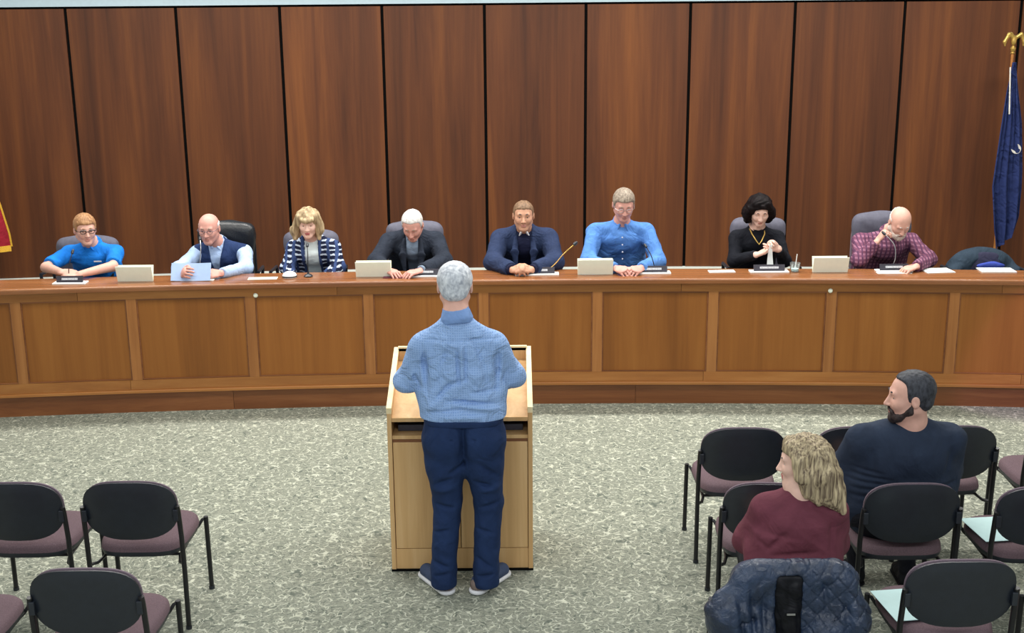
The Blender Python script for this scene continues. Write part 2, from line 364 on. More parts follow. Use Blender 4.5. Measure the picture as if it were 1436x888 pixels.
        me = bpy.data.meshes.new('m'); me.vertices.add(N); me.vertices.foreach_set('co', vts.astype(f32).ravel())
        me.loops.add(len(Q) * 4); me.loops.foreach_set('vertex_index', Q.astype(np.int32).ravel())
        me.polygons.add(len(Q)); me.polygons.foreach_set('loop_start', np.arange(0, len(Q) * 4, 4, dtype=np.int32))
        try: me.polygons.foreach_set('loop_total', np.full(len(Q), 4, np.int32))
        except Exception: pass
        me.update(calc_edges=True)
        s.centers = vts[Q].mean(1) + vec(off)
        return me
    def build(s, name, mat, parent=None, res=0.006, sel=None):
        off = parent.location if parent else (0, 0, 0)
        me = s.mesh(res, off); me.name = name; o = link(name, me, mat, parent)
        if sel is not None:
            mi = np.zeros(len(s.centers), np.int32)
            for i, fn in sel: mi[fn(s.centers)] = i
            me.polygons.foreach_set('material_index', mi)
        return o
def wob(amp, f, seed=0.0):
    f = float(f)
    return lambda X, Y, Z: f32(amp) * (np.sin(X * f32(f) + np.sin(Z * f32(f * .7) + f32(seed)) * 2) * np.sin(Z * f32(f * .8) + np.sin(Y * f32(f * 1.1) + f32(seed)) * 2 + f32(seed)) * np.sin(Y * f32(f * .9) + f32(1.3)))
# ------------------------------------------------------------------ the room
CX, CY, RD, RW = 0.141, -29.085, 38.136, 41.1
PLAT = 0.30
def arcp(deg, r, z=0): a = math.radians(deg); return Vector((CX + r * math.sin(a), CY + r * math.cos(a), z))
def arcbox(mb, a0, a1, r0, r1, z0, z1, n=4, bev=0.0):
    R = []
    for i in range(n + 1):
        a = a0 + (a1 - a0) * i / n
        if bev: pr = [(r0, z0), (r1, z0), (r1, z1)] + [(r0 + bev * (1 - math.sin(t)), z1 - bev * (1 - math.cos(t))) for t in [math.pi / 2 * q / 6 for q in range(7)]]
        else: pr = [(r0, z0), (r1, z0), (r1, z1), (r0, z1)]
        R.append([mb.bm.verts.new(arcp(a, r, z)) for r, z in pr])
    m_ = len(R[0])
    for A, B in zip(R, R[1:]):
        for k in range(m_): mb.bm.faces.new((A[k], A[(k + 1) % m_], B[(k + 1) % m_], B[k]))
    mb.bm.faces.new(R[0][::-1]); mb.bm.faces.new(R[-1]); return mb
def struct(o): o['kind'] = 'structure'; return o
fl = MB(); fl.grid(lambda u, v: Vector((-7 + 14 * u, -1 + 11 * v, 0)), 4, 4); struct(fl.build('floor', 'carpet'))
pf = MB(); arcbox(pf, -9.2, 9.2, RD + 0.30, RW + 0.4, 0.0, PLAT, 24); struct(pf.build('floor_platform', 'carpet'))
ce = MB(); ce.box((0, 5.5, 4.40), (7, 7.2, 0.05)); struct(ce.build('ceiling', 'ceiling_tile'))
for nm, x in (('wall_left', -6.75), ('wall_right', 6.75)):
    k = MB(); k.box((x, 5.3, 2.175), (0.06, 6.3, 2.175)); struct(k.build(nm, 'wall_paint'))
wb = MB(); arcbox(wb, -9.2, 9.2, RW + 0.03, RW + 0.2, 0.0, 4.4, 24); wall = struct(wb.build('wall_back', 'black_gap'))
sf = MB(); arcbox(sf, -9.2, 9.2, RW - 0.02, RW + 0.029, 3.028, 4.4, 24); struct(sf.build('trim_1', 'soffit_paint'))
b1 = MB(); arcbox(b1, -9.2, 9.2, RW - 0.035, RW + 0.028, 0.405, 0.455, 24); struct(b1.build('baseboard_back', 'white_paint'))
b2 = MB(); arcbox(b2, -9.2, 9.2, RW - 0.02, RW + 0.028, PLAT, 0.404, 24); struct(b2.build('baseboard_back_lower', 'grey_base'))
seams = [-9.1, -7.6252, -5.9977, -4.5875, -3.2156, -1.8878, -0.5291, 0.8227, 2.2088, 3.5831, 5.004, 6.4789, 7.95, 9.1]
seams = [-9.0, -7.45, -5.9977, -4.5875, -3.2356, -1.8878, -0.5291, 0.8227, 2.2088, 3.5831, 5.004, 6.4789, 7.9, 9.1]
for a, b in zip(seams, seams[1:]):
    mid = arcp((a + b) / 2, RW); p = MB(); hw = (b - a) / 2 * math.pi / 180 * RW - 0.014
    p.box((0, 0.012, 0), (hw, 0.014, (3.008 - 0.456) / 2), bev=0.003)
    o = p.build('wood_panel', 'wall_wood', wall); o.location = mid + Vector((0, 0, (3.008 + 0.456) / 2)); o.rotation_euler = (0, 0, -math.radians((a + b) / 2))
# ------------------------------------------------------------------ the dais
dais = empty('council_dais', arcp(0, RD + 0.14), 'long curved wooden council dais with recessed front panels, spanning the room', 'dais')
OFF = dais.location
def dbuild(mb, name, mat, smooth=False):
    for v in mb.bm.verts: v.co -= OFF
    return mb.build(name, mat, dais, smooth)
st = [-8.45, -7.09, -5.7861, -4.5171, -3.1888, -1.8512, -0.5353, 0.7676, 2.0889, 3.4217, 4.7894, 6.13, 7.45, 8.45]
hwd = math.degrees(0.037 / RD)
for i, a in enumerate(st):
    k = MB(); arcbox(k, a - hwd, a + hwd, RD, RD + 0.03, 0.2605, 0.8945, 1); dbuild(k, 'stile', 'stile_wood')
for a, b in zip(st, st[1:]):
    k = MB(); arcbox(k, a + hwd * 1.02, b - hwd * 1.02, RD + 0.014, RD + 0.03, 0.262, 0.893, 4); dbuild(k, 'front_panel', 'panel_wood')
    for z0, z1 in ((.884, .894), (.262, .270)): k = MB(); arcbox(k, a + hwd * 1.02, b - hwd * 1.02, RD + 0.006, RD + 0.0135, z0, z1, 4); dbuild(k, 'panel_bead', 'plinth_wood')
    for q0, q1 in ((a + hwd * 1.02, a + hwd * 1.25), (b - hwd * 1.25, b - hwd * 1.02)): k = MB(); arcbox(k, q0, q1, RD + 0.006, RD + 0.0135, .2705, .8835, 1); dbuild(k, 'panel_bead', 'plinth_wood')
def boards(name, mat, cuts, r0, r1, z0, z1, bev=0):
    for a, b in zip(cuts, cuts[1:]):
        k = MB(); arcbox(k, a + 0.002, b - 0.002, r0, r1, z0, z1, max(4, int((b - a) * 2)), bev); dbuild(k, name, mat, bool(bev))
boards('top_rail', 'rail_wood', [-8.5, -5.1, -2.2, 1.72, 5.3, 8.5], RD, RD + 0.03, 0.895, 0.966)
boards('bottom_rail', 'rail_wood', [-8.5, -4.6, -1.2, 2.0, 5.6, 8.5], RD, RD + 0.03, 0.182, 0.26)
boards('plinth_board', 'plinth_wood', [-8.5, -3.45, 1.22, 4.4, 8.5], RD + 0.008, RD + 0.03, 0.0, 0.158)
boards('base_moulding', 'rail_wood', [-8.5, 0, 8.5], RD - 0.016, RD + 0.03, 0.159, 0.181, 0.006)
boards('carcass', 'plinth_wood', [-8.5, 8.5], RD + 0.0305, RD + 0.28, 0.0, 0.965)
boards('countertop', 'counter_wood', [-8.5, 8.5], RD - 0.045, RD + 0.31, 0.967, 1.005, 0.016)
for a in (-3.12, 3.40):
    k = MB(); p = arcp(a, RD - 0.004, 0.905); k.lathe(p, [(0.001, -0.001), (0.016, 0.0), (0.018, 0.006), (0.012, 0.013), (0.001, 0.014)], 12, Matrix.Rotation(math.pi / 2, 3, 'X')); tag(dbuild(k, 'round_cap', 'card', True), 'small round cream cap')
CT = 1.005
# ------------------------------------------------------------------ things on the dais
def nameplate(x, y, w_, label, base=True, style=0):
    e = empty('name_plate', (x, y, CT), label, 'name plate', 'name plates along the dais')
    k = MB(); k.box((0, 0, 0.005), (w_ * 0.62, 0.045, 0.005), bev=0.002); k.build('base', 'paper' if style == 0 else 'card', e)
    k = MB(); R = Matrix.Rotation(math.radians(-22), 3, 'X'); k.box((0, -0.005, 0.034), (w_ / 2, 0.004, 0.024), M=R, bev=0.001); k.build('plate', 'plate_dark', e)
    k = MB(); k.box((0, -0.0095, 0.036), (w_ / 2 * 0.6, 0.0012, 0.008), M=R); k.build('name_strip', 'plate_text', e)
    k = MB(); k.box((0, 0.02, 0.022), (w_ / 2 * .9, 0.004, 0.016), bev=0.001); k.build('rear_support', 'black_plastic', e)
plates = [(-3.33, 9.01, .20, 'dark name plate on white base before the man in the bright blue polo'), (-2.385, 9.09, .20, 'dark name plate below the held blue sheet of paper'),
          (-0.665, 9.155, .22, 'dark name plate before the grey-haired man in dark jacket looking down'), (0.195, 9.18, .27, 'wide dark name plate before the man in the navy suit'),
          (1.085, 9.19, .22, 'dark name plate on white base before the tall man in denim-blue shirt'), (1.98, 9.20, .24, 'dark name plate before the woman in black'),
          (2.935, 9.185, .22, 'dark name plate before the bearded man in purple plaid shirt')]
for a in plates: nameplate(*a)
def card(x, y, w_, h_, label):
    e = empty('tent_card', (x, y, CT), label, 'card', 'blank tent cards on the dais')
    a = math.radians(16)
    for s_, nm in ((-1, 'front_leaf'), (1, 'rear_leaf')):
        k = MB(); R = Matrix.Rotation(-s_ * a, 3, 'X'); k.box((0, s_ * h_ / 2 * math.sin(a), h_ / 2 * math.cos(a) + 0.002), (w_ / 2, 0.0022, h_ / 2), M=R); k.build(nm, 'card', e)
card(-2.85, 9.05, .27, .125, 'blank cream tent card right of the man in the bright blue polo')
card(-1.055, 9.14, .27, .125, 'blank cream tent card between the blonde woman and the grey-haired man')
card(0.64, 9.15, .27, .125, 'blank cream tent card left of the tall man in denim-blue shirt')
card(2.44, 9.16, .27, .125, 'blank cream tent card left of the bearded man in plaid shirt')
def mic(x, y, pts, label, mat='black_metal', headr=0.011):
    e = empty('gooseneck_microphone', (x, y, CT), label, 'microphone', 'gooseneck microphones on the dais')
    k = MB(); k.lathe((0, 0, 0), [(0.032, 0), (0.034, 0.008), (0.024, 0.018), (0.009, 0.024), (0.006, 0.04)], 16); k.build('base', 'black_plastic', e, True)
    P = [Vector((0, 0, 0.03))] + [Vector(p) for p in pts]
    # smooth through points
    S = []
    for i in range(len(P) - 1):
        p0, p1, p2, p3 = P[max(i - 1, 0)], P[i], P[i + 1], P[min(i + 2, len(P) - 1)]
        for t in (0, .25, .5, .75): S.append(0.5 * ((2 * p1) + (p2 - p0) * t + (2 * p0 - 5 * p1 + 4 * p2 - p3) * t * t + (3 * p1 - p0 - 3 * p2 + p3) * t ** 3))
    S.append(P[-1]); k = MB(); k.tube(S, 0.0036, 8); k.build('gooseneck', mat, e, True)
    d = (S[-1] - S[-2]).normalized(); k = MB(); k.tube([S[-1] - d * .005, S[-1], S[-1] + d * .022, S[-1] + d * .034], [0.005, headr, headr, headr * .5], 10); k.build('capsule', 'black_plastic', e, True)
mic(-3.37, 9.10, [(0.0, 0.01, .08), (.01, 0.03, .15), (.02, 0.06, .20)], 'thin gooseneck microphone before the man in the bright blue polo')
mic(-2.385, 9.17, [(0, 0, .1), (.01, .02, .22), (-.005, .08, .28)], 'pale gooseneck microphone before the man in the navy vest', 'silver')
mic(-1.56, 9.17, [(0, 0, .08), (.0, .02, .16), (-.01, .08, .22)], 'gooseneck microphone before the blonde woman')
mic(0.28, 9.2, [(.06, .01, .08), (.12, .02, .15), (.20, .03, .22)], 'copper-toned gooseneck microphone leaning right beside the navy suit man', 'gold', .013)
mic(1.10, 9.2, [(-.01, 0, .08), (-.03, .02, .14), (-.06, .06, .19)], 'gooseneck microphone before the tall man in denim-blue shirt')
mic(2.93, 9.21, [(.02, .0, .1), (0.01, .02, .2), (-.05, .07, .27)], 'pale gooseneck microphone before the bearded man', 'silver')
def sheet(name, x, y, z, w_, d_, rz, mat, label, cat='paper', n=1, rx=0.0):
    k = MB(); k.box((0, 0, 0.0015 * n), (w_ / 2, d_ / 2, 0.0012 * n)); o = k.build(name, mat, None); o.location = (x, y, z); o.rotation_euler = (rx, 0, rz); return tag(o, label, cat)
sheet('paper_sheet', 3.27, 9.18, CT, .22, .16, .1, 'paper', 'white paper sheet lying right of the bearded man', n=2)
sheet('paper_sheet', 3.72, 9.17, CT, .26, .15, -.05, 'paper', 'white paper sheets on the dais before the jacket-covered chair', n=3)
sheet('paper_sheet', 1.62, 9.22, CT, .20, .08, .05, 'paper', 'white paper sheet left of the woman in black', n=2)
sheet('paper_sheet', 2.60 + .32, 9.12, CT, .26, .06, 0, 'paper', 'white paper sheet under the bearded man\'s name plate', n=1)
sheet('paper_sheet', -1.90, 9.12, CT, .22, .08, 0.05, 'card', 'cream paper sheet between the vest man and the blonde woman', n=1)
sheet('small_card', 0.90, 9.165, CT, .12, .055, 0, 'paper', 'small white card between the hands of the tall denim-shirt man', 'card', n=2)
sheet('paper_sheet', -.45, 9.16, CT, .26, .12, 0, 'paper', 'white paper sheets behind the speaker\'s head, right of the grey-haired man', n=3)
sheet('reflection_sheet', -.90, 9.13, CT, .16, .09, 0, 'sweater_maroon', 'thin maroon sheet imitating a counter reflection by the hands of the grey-haired man', 'reflection_sheet', n=2)  # reflection in the counter, put in as a thin maroon sheet
k = MB(); k.lathe((0, 0, 0), [(.05, 0), (.055, .01), (.055, .018), (.045, .034), (.026, .045), (.001, .048)], 24); o = k.build('conference_puck', 'paper', None, True); o.location = (-1.70, 9.15, CT); tag(o, 'white round domed device with dark band before the blonde woman', 'speakerphone')
k = MB(); k.lathe((0, 0, 0), [(.0555, .007), (.0565, .009), (.0565, .014), (.0555, .016)], 24); k.build('dark_band', 'black_plastic', o, True)
cup = empty('plastic_cup', (2.18, 9.2, CT), 'clear plastic cup with a straw right of the woman in black', 'cup')
k = MB(); k.lathe((0, 0, 0), [(.030, 0), (.034, .03), (.040, .07), (.037, .07), (.031, .03), (.027, .004)], 24); k.build('cup_wall', 'clear_plastic', cup, True)
k = MB(); k.lathe((0, 0, 0), [(.026, .005), (.029, .025), (.001, .026)], 20); k.build('ice', 'cool_paper', cup, True)
k = MB(); k.tube([(0, 0, .01), (.008, .01, .07), (.014, .01, .135)], .0035, 8); k.build('straw', 'paper', cup, True)
# ------------------------------------------------------------------ stacking chairs
def build_chair():
    e = empty('stacking_chair', (0, 0, 0))
    hw = .2225
    def bp(u, v, off):   # rounded back outline, concave plan
        pass
    def shell(yo, sx, sz, th):
        k = MB(); bm = k.bm; nr, na = 7, 40; rows = []
        for j in range(2):
            rr = []
            for i in range(nr + 1):
                q = i / nr; ring = []
                for a in range(na):
                    t = 2 * math.pi * a / na; ct, s_ = math.cos(t), math.sin(t); ex = 2 / 2.9
                    x = sx * q * math.copysign(abs(ct) ** ex, ct); z = sz * q * math.copysign(abs(s_) ** ex, s_)
                    if z < 0: z *= 0.98; x *= 1 - 0.10 * (z / sz) ** 2
                    edge = 1 - q ** 6 * 0.75
                    y = yo - 0.030 * (1 - (x / hw) ** 2) - 0.12 * z + (th / 2 * edge if j else -th / 2 * edge)
                    ring.append(bm.verts.new((x, y, .650 + z)))
                    if i == 0: break
                rr.append(ring)
            rows.append(rr)
        for rr in rows:
            for a in range(na): bm.faces.new((rr[0][0], rr[1][a], rr[1][(a + 1) % na]))
            for i in range(1, nr):
                for a in range(na): bm.faces.new((rr[i][a], rr[i + 1][a], rr[i + 1][(a + 1) % na], rr[i][(a + 1) % na]))
        for a in range(na): bm.faces.new((rows[0][nr][a], rows[1][nr][a], rows[1][nr][(a + 1) % na], rows[0][nr][(a + 1) % na]))
        return k
    bs = shell(-.012, .230, .158, .024).build('backrest_shell', 'black_plastic', e, True)
    shell(.016, .226, .157, .034).build('back_cushion', 'grey_mauve_fabric', e, True)
    s = SDF()
    # seat cushion
    k = MB(); bm = k.bm
    def seat(z0, z1, inset):
        out = []
        for a in range(44):
            t = 2 * math.pi * a / 44; ct, s_ = math.cos(t), math.sin(t); ex = .5
            x = math.copysign(abs(ct) ** ex, ct); y = math.copysign(abs(s_) ** ex, s_)
            out.append(((.222 + .014 * y) * x - inset * x, .245 + (.215 - inset) * y))
        return out
    prof = [(.372, .030, 0), (.376, .006, 0), (.392, 0, 0), (.402, 0, 1), (.425, 0.004, 1), (.440, .016, 1), (.447, .04, 1), (.449, .10, 1)]
    rings = [[bm.verts.new((x, y, z + .012 * max(0, (y - .2)) / .25)) for x, y in seat(0, 0, ins)] for z, ins, _ in prof]
    for A, B in zip(rings[3:], rings[4:]):
        for a in range(44): bm.faces.new((A[a], A[(a + 1) % 44], B[(a + 1) % 44], B[a]))
    bm.faces.new(rings[-1]); bm.faces.new(rings[3][::-1]); 
    for v in [v for r in rings[:3] for v in r]: bm.verts.remove(v)
    k.build('seat', 'mauve_fabric', e, True)
    k = MB(); bm = k.bm; rings = [[bm.verts.new((x, y, z + .012 * max(0, (y - .2)) / .25)) for x, y in seat(0, 0, ins)] for z, ins, _ in prof[:3]] + [[bm.verts.new((x, y, .4015 + .012 * max(0, (y - .2)) / .25)) for x, y in seat(0, 0, 0.001)]]
    for A, B in zip(rings, rings[1:]):
        for a in range(44): bm.faces.new((A[a], A[(a + 1) % 44], B[(a + 1) % 44], B[a]))
    bm.faces.new(rings[0][::-1]); bm.faces.new(rings[-1]); k.build('seat_pan', 'black_plastic', e, True)
    for sx in (-1, 1):
        k = MB(); k.tube([(sx * .234, .0, 0.004), (sx * .234, .006, .30), (sx * .234, -.002, .50), (sx * .232, -.018, .64), (sx * .230, -.024, .672)], .0125, 10); lg = k.build('leg', 'black_metal', e, True)
        k = MB(); k.tube([(sx * .234, 0, 0), (sx * .234, 0, .016)], .0155, 10); k.build('foot_cap', 'black_plastic', lg, True)
        k = MB(); k.tube([(sx * .246, .435, .004), (sx * .244, .432, .30), (sx * .243, .43, .418)], .0125, 10); lg = k.build('leg', 'black_metal', e, True)
        k = MB(); k.tube([(sx * .246, .435, 0), (sx * .246, .435, .016)], .0155, 10); k.build('foot_cap', 'black_plastic', lg, True)
        k = MB(); k.tube([(sx * .243, .43, .408), (sx * .225, .425, .402), (sx * .208, .41, .375), (sx * .19, .36, .362), (sx * .19, .10, .350), (sx * .205, .04, .345), (sx * .232, .004, .352)], .0085, 8); k.build('side_rail', 'black_metal', e, True)
        k = MB(); k.box((sx * .222, -.022, .625), (.012, .014, .03), bev=.003); k.build('back_bracket', 'black_plastic', e)
    k = MB(); k.tube([(-.19, .36, .362), (.19, .36, .362)], .008, 8); k.tube([(-.19, .12, .351), (.19, .12, .351)], .008, 8); k.build('cross_rail', 'black_metal', e, True)
    return e
proto = build_chair(); first = [True]
def chair(x, y, label, group='stacking chairs facing the dais', rz=0):
    c = proto if first[0] else copy_tree(proto)
    first[0] = False
    c.location = (x, y, 0); c.rotation_euler = (0, 0, rz); tag(c, label, 'chair', group); return c
chair(-1.868, 5.56, 'empty mauve-seated black-backed chair, right one of the left front pair', 'empty chairs left of the lectern')
chair(-2.425, 5.56, 'empty mauve-seated chair cut by the left picture edge, front row', 'empty chairs left of the lectern')
chair(-1.768, 4.62, 'nearest whole empty chair at lower left, streaked black backrest', 'empty chairs left of the lectern')
chair(-2.425, 4.62, 'chair at bottom left corner, only seat and one leg in view', 'empty chairs left of the lectern')
chair(1.245, 6.25, 'empty chair in right front row, left of the seated man, nearest the lectern', rz=-.02)
chair(1.865, 6.25, 'front row chair half hidden left of the navy sweatshirt man, paper on seat')
chair(2.388, 6.25, 'front row chair just right of the navy sweatshirt man')
chair(3.02, 6.25, 'front row chair cut by the right picture edge', rz=-.02)
chair(1.235, 5.47, 'empty second-row chair beside the woman in maroon', rz=-.08)
chair(1.905, 5.45, 'chair the man in the navy sweatshirt sits on')
chair(2.52, 5.40, 'second-row chair at right edge with pale paper on its seat')
chair(1.13, 4.60, 'chair under the woman in maroon, draped with a quilted coat')
chair(1.845, 4.63, 'near empty chair at bottom right with pale paper on its seat')
chair(2.535, 4.60, 'chair at the bottom right corner, only its front leg in view')
sheet('paper_sheet', 1.75, 6.55, .456, .216, .28, .25, 'cool_paper', 'white paper on the seat behind the navy sweatshirt man\'s left side')
sheet('paper_sheet', 2.40, 5.66, .456, .216, .28, .1, 'cool_paper', 'pale sheet on the second-row seat at right edge')
sheet('paper_sheet', 1.72, 4.88, .456, .216, .28, .12, 'cool_paper', 'pale sheet on the near empty chair seat at bottom right')
sheet('leaflet', 2.66, 5.52, .456, .12, .2, -.5, 'cool_paper', 'small grey-blue leaflet on the second-row seat at far right edge', 'paper')
# ------------------------------------------------------------------ lectern
LX0, LX1, LY0, LY1 = -.672, .104, 6.18, 6.72
lec = empty('lectern', ((LX0 + LX1) / 2, (LY0 + LY1) / 2, 0), 'light oak lectern with slanted top, open shelf and two doors, centre of floor', 'lectern'); LO = lec.location
def lb(mb, name, mat, parent=None):
    for v in mb.bm.verts: v.co -= LO
    return mb.build(name, mat, parent or lec)
zn, zf = .944, 1.128
for x0, x1 in ((LX0, LX0 + .024), (LX1 - .024, LX1)):
    k = MB(); k.prism([(LY0, .0125), (LY1, .0125), (LY1, zf), (LY0, zn)], 'x', x0, x1); sp = lb(k, 'side_panel', 'oak')
    k = MB(); k.prism([(LY0 - .002, zn - .03), (LY0 - .002, zn + .002), (LY1 + .002, zf + .002), (LY1 + .002, zf - .004), (LY0 + .004, zn - .004), (LY0 + .004, zn - .03)], 'x', x0 - .002, x1 + .002); lb(k, 'edge_band', 'oak_edge', sp)
    k = MB(); k.prism([(LY0 - .003, .0125), (LY0 + .002, .0125), (LY0 + .002, zn - .03), (LY0 - .003, zn - .03)], 'x', x0 + .001, x1 - .001); lb(k, 'edge_strip', 'oak', sp)
k = MB(); k.box(((LX0 + LX1) / 2, LY1 - .012, .565), ((LX1 - LX0) / 2 - .025, .012, .562)); lb(k, 'front_board', 'oak')
k = MB(); k.box(((LX0 + LX1) / 2, LY1 - .011, zf - .004), ((LX1 - LX0) / 2 - .022, .013, .012)); lb(k, 'front_edge_band', 'oak_edge')
k = MB(); k.prism([(LY0 + .015, .862), (LY1 - .026, 1.038), (LY1 - .026, 1.058), (LY0 + .015, .888), (LY0 + .004, .888), (LY0 + .004, .866)], 'x', LX0 + .0245, LX1 - .0245); lb(k, 'reading_surface', 'oak')
k = MB(); k.box(((LX0 + LX1) / 2, LY0 + .25, .776), ((LX1 - LX0) / 2 - .025, .24, .010)); lb(k, 'shelf', 'oak')
k = MB(); k.box(((LX0 + LX1) / 2, LY0 + .02, .758), ((LX1 - LX0) / 2 - .025, .012, .007)); lb(k, 'shelf_rail', 'plinth_wood')
xm = (LX0 + LX1) / 2 - .005
for x0, x1 in ((LX0 + .027, xm - .002), (xm + .002, LX1 - .027)):
    k = MB(); k.box(((x0 + x1) / 2, LY0 + .014, .4415), ((x1 - x0) / 2, .010, .308), bev=.002); d = lb(k, 'door', 'oak')
k = MB(); k.box(((LX0 + LX1) / 2, LY0 + .016, .071), ((LX1 - LX0) / 2 - .025, .010, .059)); lb(k, 'kick_board', 'oak')
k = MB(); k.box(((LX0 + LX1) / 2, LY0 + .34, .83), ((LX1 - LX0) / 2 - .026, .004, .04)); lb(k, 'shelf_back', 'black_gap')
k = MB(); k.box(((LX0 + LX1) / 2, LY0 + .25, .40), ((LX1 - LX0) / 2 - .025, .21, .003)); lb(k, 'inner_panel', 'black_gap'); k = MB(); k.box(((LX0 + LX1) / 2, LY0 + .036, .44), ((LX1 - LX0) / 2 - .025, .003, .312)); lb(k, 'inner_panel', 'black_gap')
k = MB(); k.box(((LX0 + LX1) / 2, LY0 + .27, .006), ((LX1 - LX0) / 2 + .002, .275, .006)); lb(k, 'contact_shadow_base', 'black_gap')  # black slab stands in for the contact shadow under the lectern
k = MB(); k.box(((LX0 + LX1) / 2, LY0 + .24, .822), ((LX1 - LX0) / 2 - .05, .16, .018), bev=.003)
for v in k.bm.verts: v.co -= Vector((-.3, 6.4, .804))
o = k.build('flat_box', 'plate_dark', None); o.location = (-.3, 6.4, .805 - .018); tag(o, 'dark flat box inside the lectern\'s open shelf', 'box')
# ------------------------------------------------------------------ office chairs behind the dais
def office_chair(x, y, mat, rim, label, w_=.25, top=.70, rz=0.0):
    e = empty('office_chair', (x, y, PLAT), label, 'chair', 'office chairs behind the dais', rz)
    s = SDF(); T = top
    s.box((x, y + .02, PLAT + T - .22), (w_, .045, .25), rnd=.04).cone((x, y + .03, PLAT + T - .02), (x, y + .03, PLAT + T - .18), .05, .05, .1, flat=((0, 1, 0), .7))
    s.cone((x - w_ * .55, y + .02, PLAT + T - .05), (x + w_ * .55, y + .02, PLAT + T - .05), .075, .075, .12, flat=((0, 1, 0), .6))
    s.fun(wob(.003, 30)); s.build('backrest', mat, e, .011)
    s = SDF(); P = []
    for i in range(13):
        t = math.pi * i / 12; P.append((x - math.cos(t) * (w_ + .004), y + .05, PLAT + T - .14 + .165 * (math.sin(t) ** .5)))
    P = [(P[0][0], y + .05, PLAT + T - .45)] + P + [(P[-1][0], y + .05, PLAT + T - .45)]
    k = MB(); k.tube([Vector(p) - Vector((x, y, PLAT)) for p in P], .014, 8); k.build('back_rim', rim, e, True)
    k = MB(); k.box((0, -.25, .45), (.25, .25, .045), bev=.03); k.build('seat', mat, e, True)
    for sx in (-1, 1):
        k = MB(); k.tube([(sx * .27, -.02, .42), (sx * .29, -.04, .62), (sx * .29, -.30, .63), (sx * .27, -.32, .45)], .014, 8); k.build('armrest', 'black_plastic', e, True)
    k = MB(); k.tube([(0, -.22, .06), (0, -.22, .41)], .03, 12); k.build('column', 'black_metal', e, True)
    for i in range(5):
        a = i * 2 * math.pi / 5; c, s_ = math.cos(a), math.sin(a); k = MB(); k.tube([(0, -.22, .09), (.26 * c, -.22 + .26 * s_, .065)], [.022, .014], 8); lg = k.build('base_arm', 'black_metal', e, True)
        k = MB(); k.tube([(.27 * c - .012 * s_, -.22 + .27 * s_ + .012 * c, .027), (.27 * c + .012 * s_, -.22 + .27 * s_ - .012 * c, .027)], .027, 12); k.build('caster', 'black_plastic', lg, True)
    return e
office_chair(-3.52, 9.98, 'chair_grey', 'chair_grey', 'grey office chair behind the man in the bright blue polo', .24, .82)
office_chair(-2.36, 9.98, 'black_leather', 'black_leather', 'black leather office chair behind the man in the navy vest', .215, .93, .06)
office_chair(-1.665, 10.0, 'chair_grey', 'grey_mauve_fabric', 'mauve-rimmed grey office chair behind the blonde woman', .205, .85)
office_chair(-.80, 9.98, 'chair_grey', 'grey_mauve_fabric', 'mauve-rimmed office chair behind the grey-haired man looking down', .215, .92)
office_chair(.11, 9.98, 'black_leather', 'black_leather', 'dark office chair hidden behind the navy suit man', .2, .76)
office_chair(.88, 9.98, 'black_leather', 'black_leather', 'dark office chair hidden behind the tall man in denim-blue shirt', .2, .8)
office_chair(2.045, 9.98, 'chair_grey', 'grey_mauve_fabric', 'pale-rimmed office chair behind the woman in black', .205, .93)
office_chair(3.09, 10.05, 'chair_grey', 'grey_mauve_fabric', 'mauve office chair behind the bearded man in plaid shirt', .225, .95)
office_chair(3.80, 9.80, 'black_leather', 'black_leather', 'office chair at far right under a draped dark jacket', .21, .60)
# ------------------------------------------------------------------ people
UP = vec((0, 0, 1))
def frame(fwd, roll=0.0):
    """columns: x (person's left), y (back), z (up); front is -y"""
    f = unit(fwd); y = -f; x = np.cross(y, UP); x /= np.linalg.norm(x); z = np.cross(x, y)
    if roll: c, s_ = math.cos(roll), math.sin(roll); x, z = c * x + s_ * z, -s_ * x + c * z
    return np.stack([x, y, z], 1)
class Head:
    def __init__(h, c, fwd, s=1.0, roll=0.0): h.c = vec(c); h.M = frame(fwd, roll); h.s = s
    def P(h, x, y, z): return h.c + h.M @ (vec((x, y, z)) * h.s)
    def prims(h, s, fat=1.0, female=False, ears=True):
        q = h.s; P = h.P; M = h.M
        s.ell(P(0, .014, .033), vec((.079, .096, .081)) * q, M, .02)
        s.ell(P(0, -.018, -.028), vec((.066 * fat, .074, .082)) * q, M, .03)
        for sx in (-1, 1):
            s.cone(P(sx * .055 * fat, .012, -.055), P(sx * .016, -.062, -.098), .020 * q, .017 * q, .03)
            s.cone(P(sx * .044, -.050, -.022), P(sx * .036, -.060, -.03), .020 * q, .020 * q, .02)
        s.ell(P(0, -.064, -.100), vec((.022, .020, .017)) * q * (0.9 if female else 1.05), M, .02)
        s.cone(P(-.036, -.074, .024), P(.036, -.074, .024), .010 * q, .010 * q, .018)
        for sx in (-1, 1): s.ell(P(sx * .031, -.094, .004), vec((.017, .017, .012)) * q, M, .012, 's')
        s.cone(P(0, -.082, .012), P(0, -.106, -.032), .0075 * q, .0115 * q, .012)
        for sx in (-1, 1): s.ell(P(sx * .012, -.096, -.035), vec((.008, .010, .007)) * q, M, .006)
        s.ell(P(0, -.089, -.0605), vec((.022, .008, .005)) * q, M, .006); s.ell(P(0, -.087, -.0715), vec((.020, .008, .006)) * q, M, .006)
        s.ell(P(0, -.100, -.066), vec((.021, .010, .0016)) * q, M, .003, 's')
        if ears:
            for sx in (-1, 1):
                s.ell(P(sx * .082, .012, -.006), vec((.009, .019, .031)) * q, M, .008); s.ell(P(sx * .092, .006, -.002), vec((.006, .010, .016)) * q, M, .004, 's')
        for sx in (-1, 1):   # eyelids
            s.ell(P(sx * .031, -.068, .009), vec((.016, .014, .008)) * q, M, .004)
    def local(h, C): return (C - h.c) @ h.M / h.s
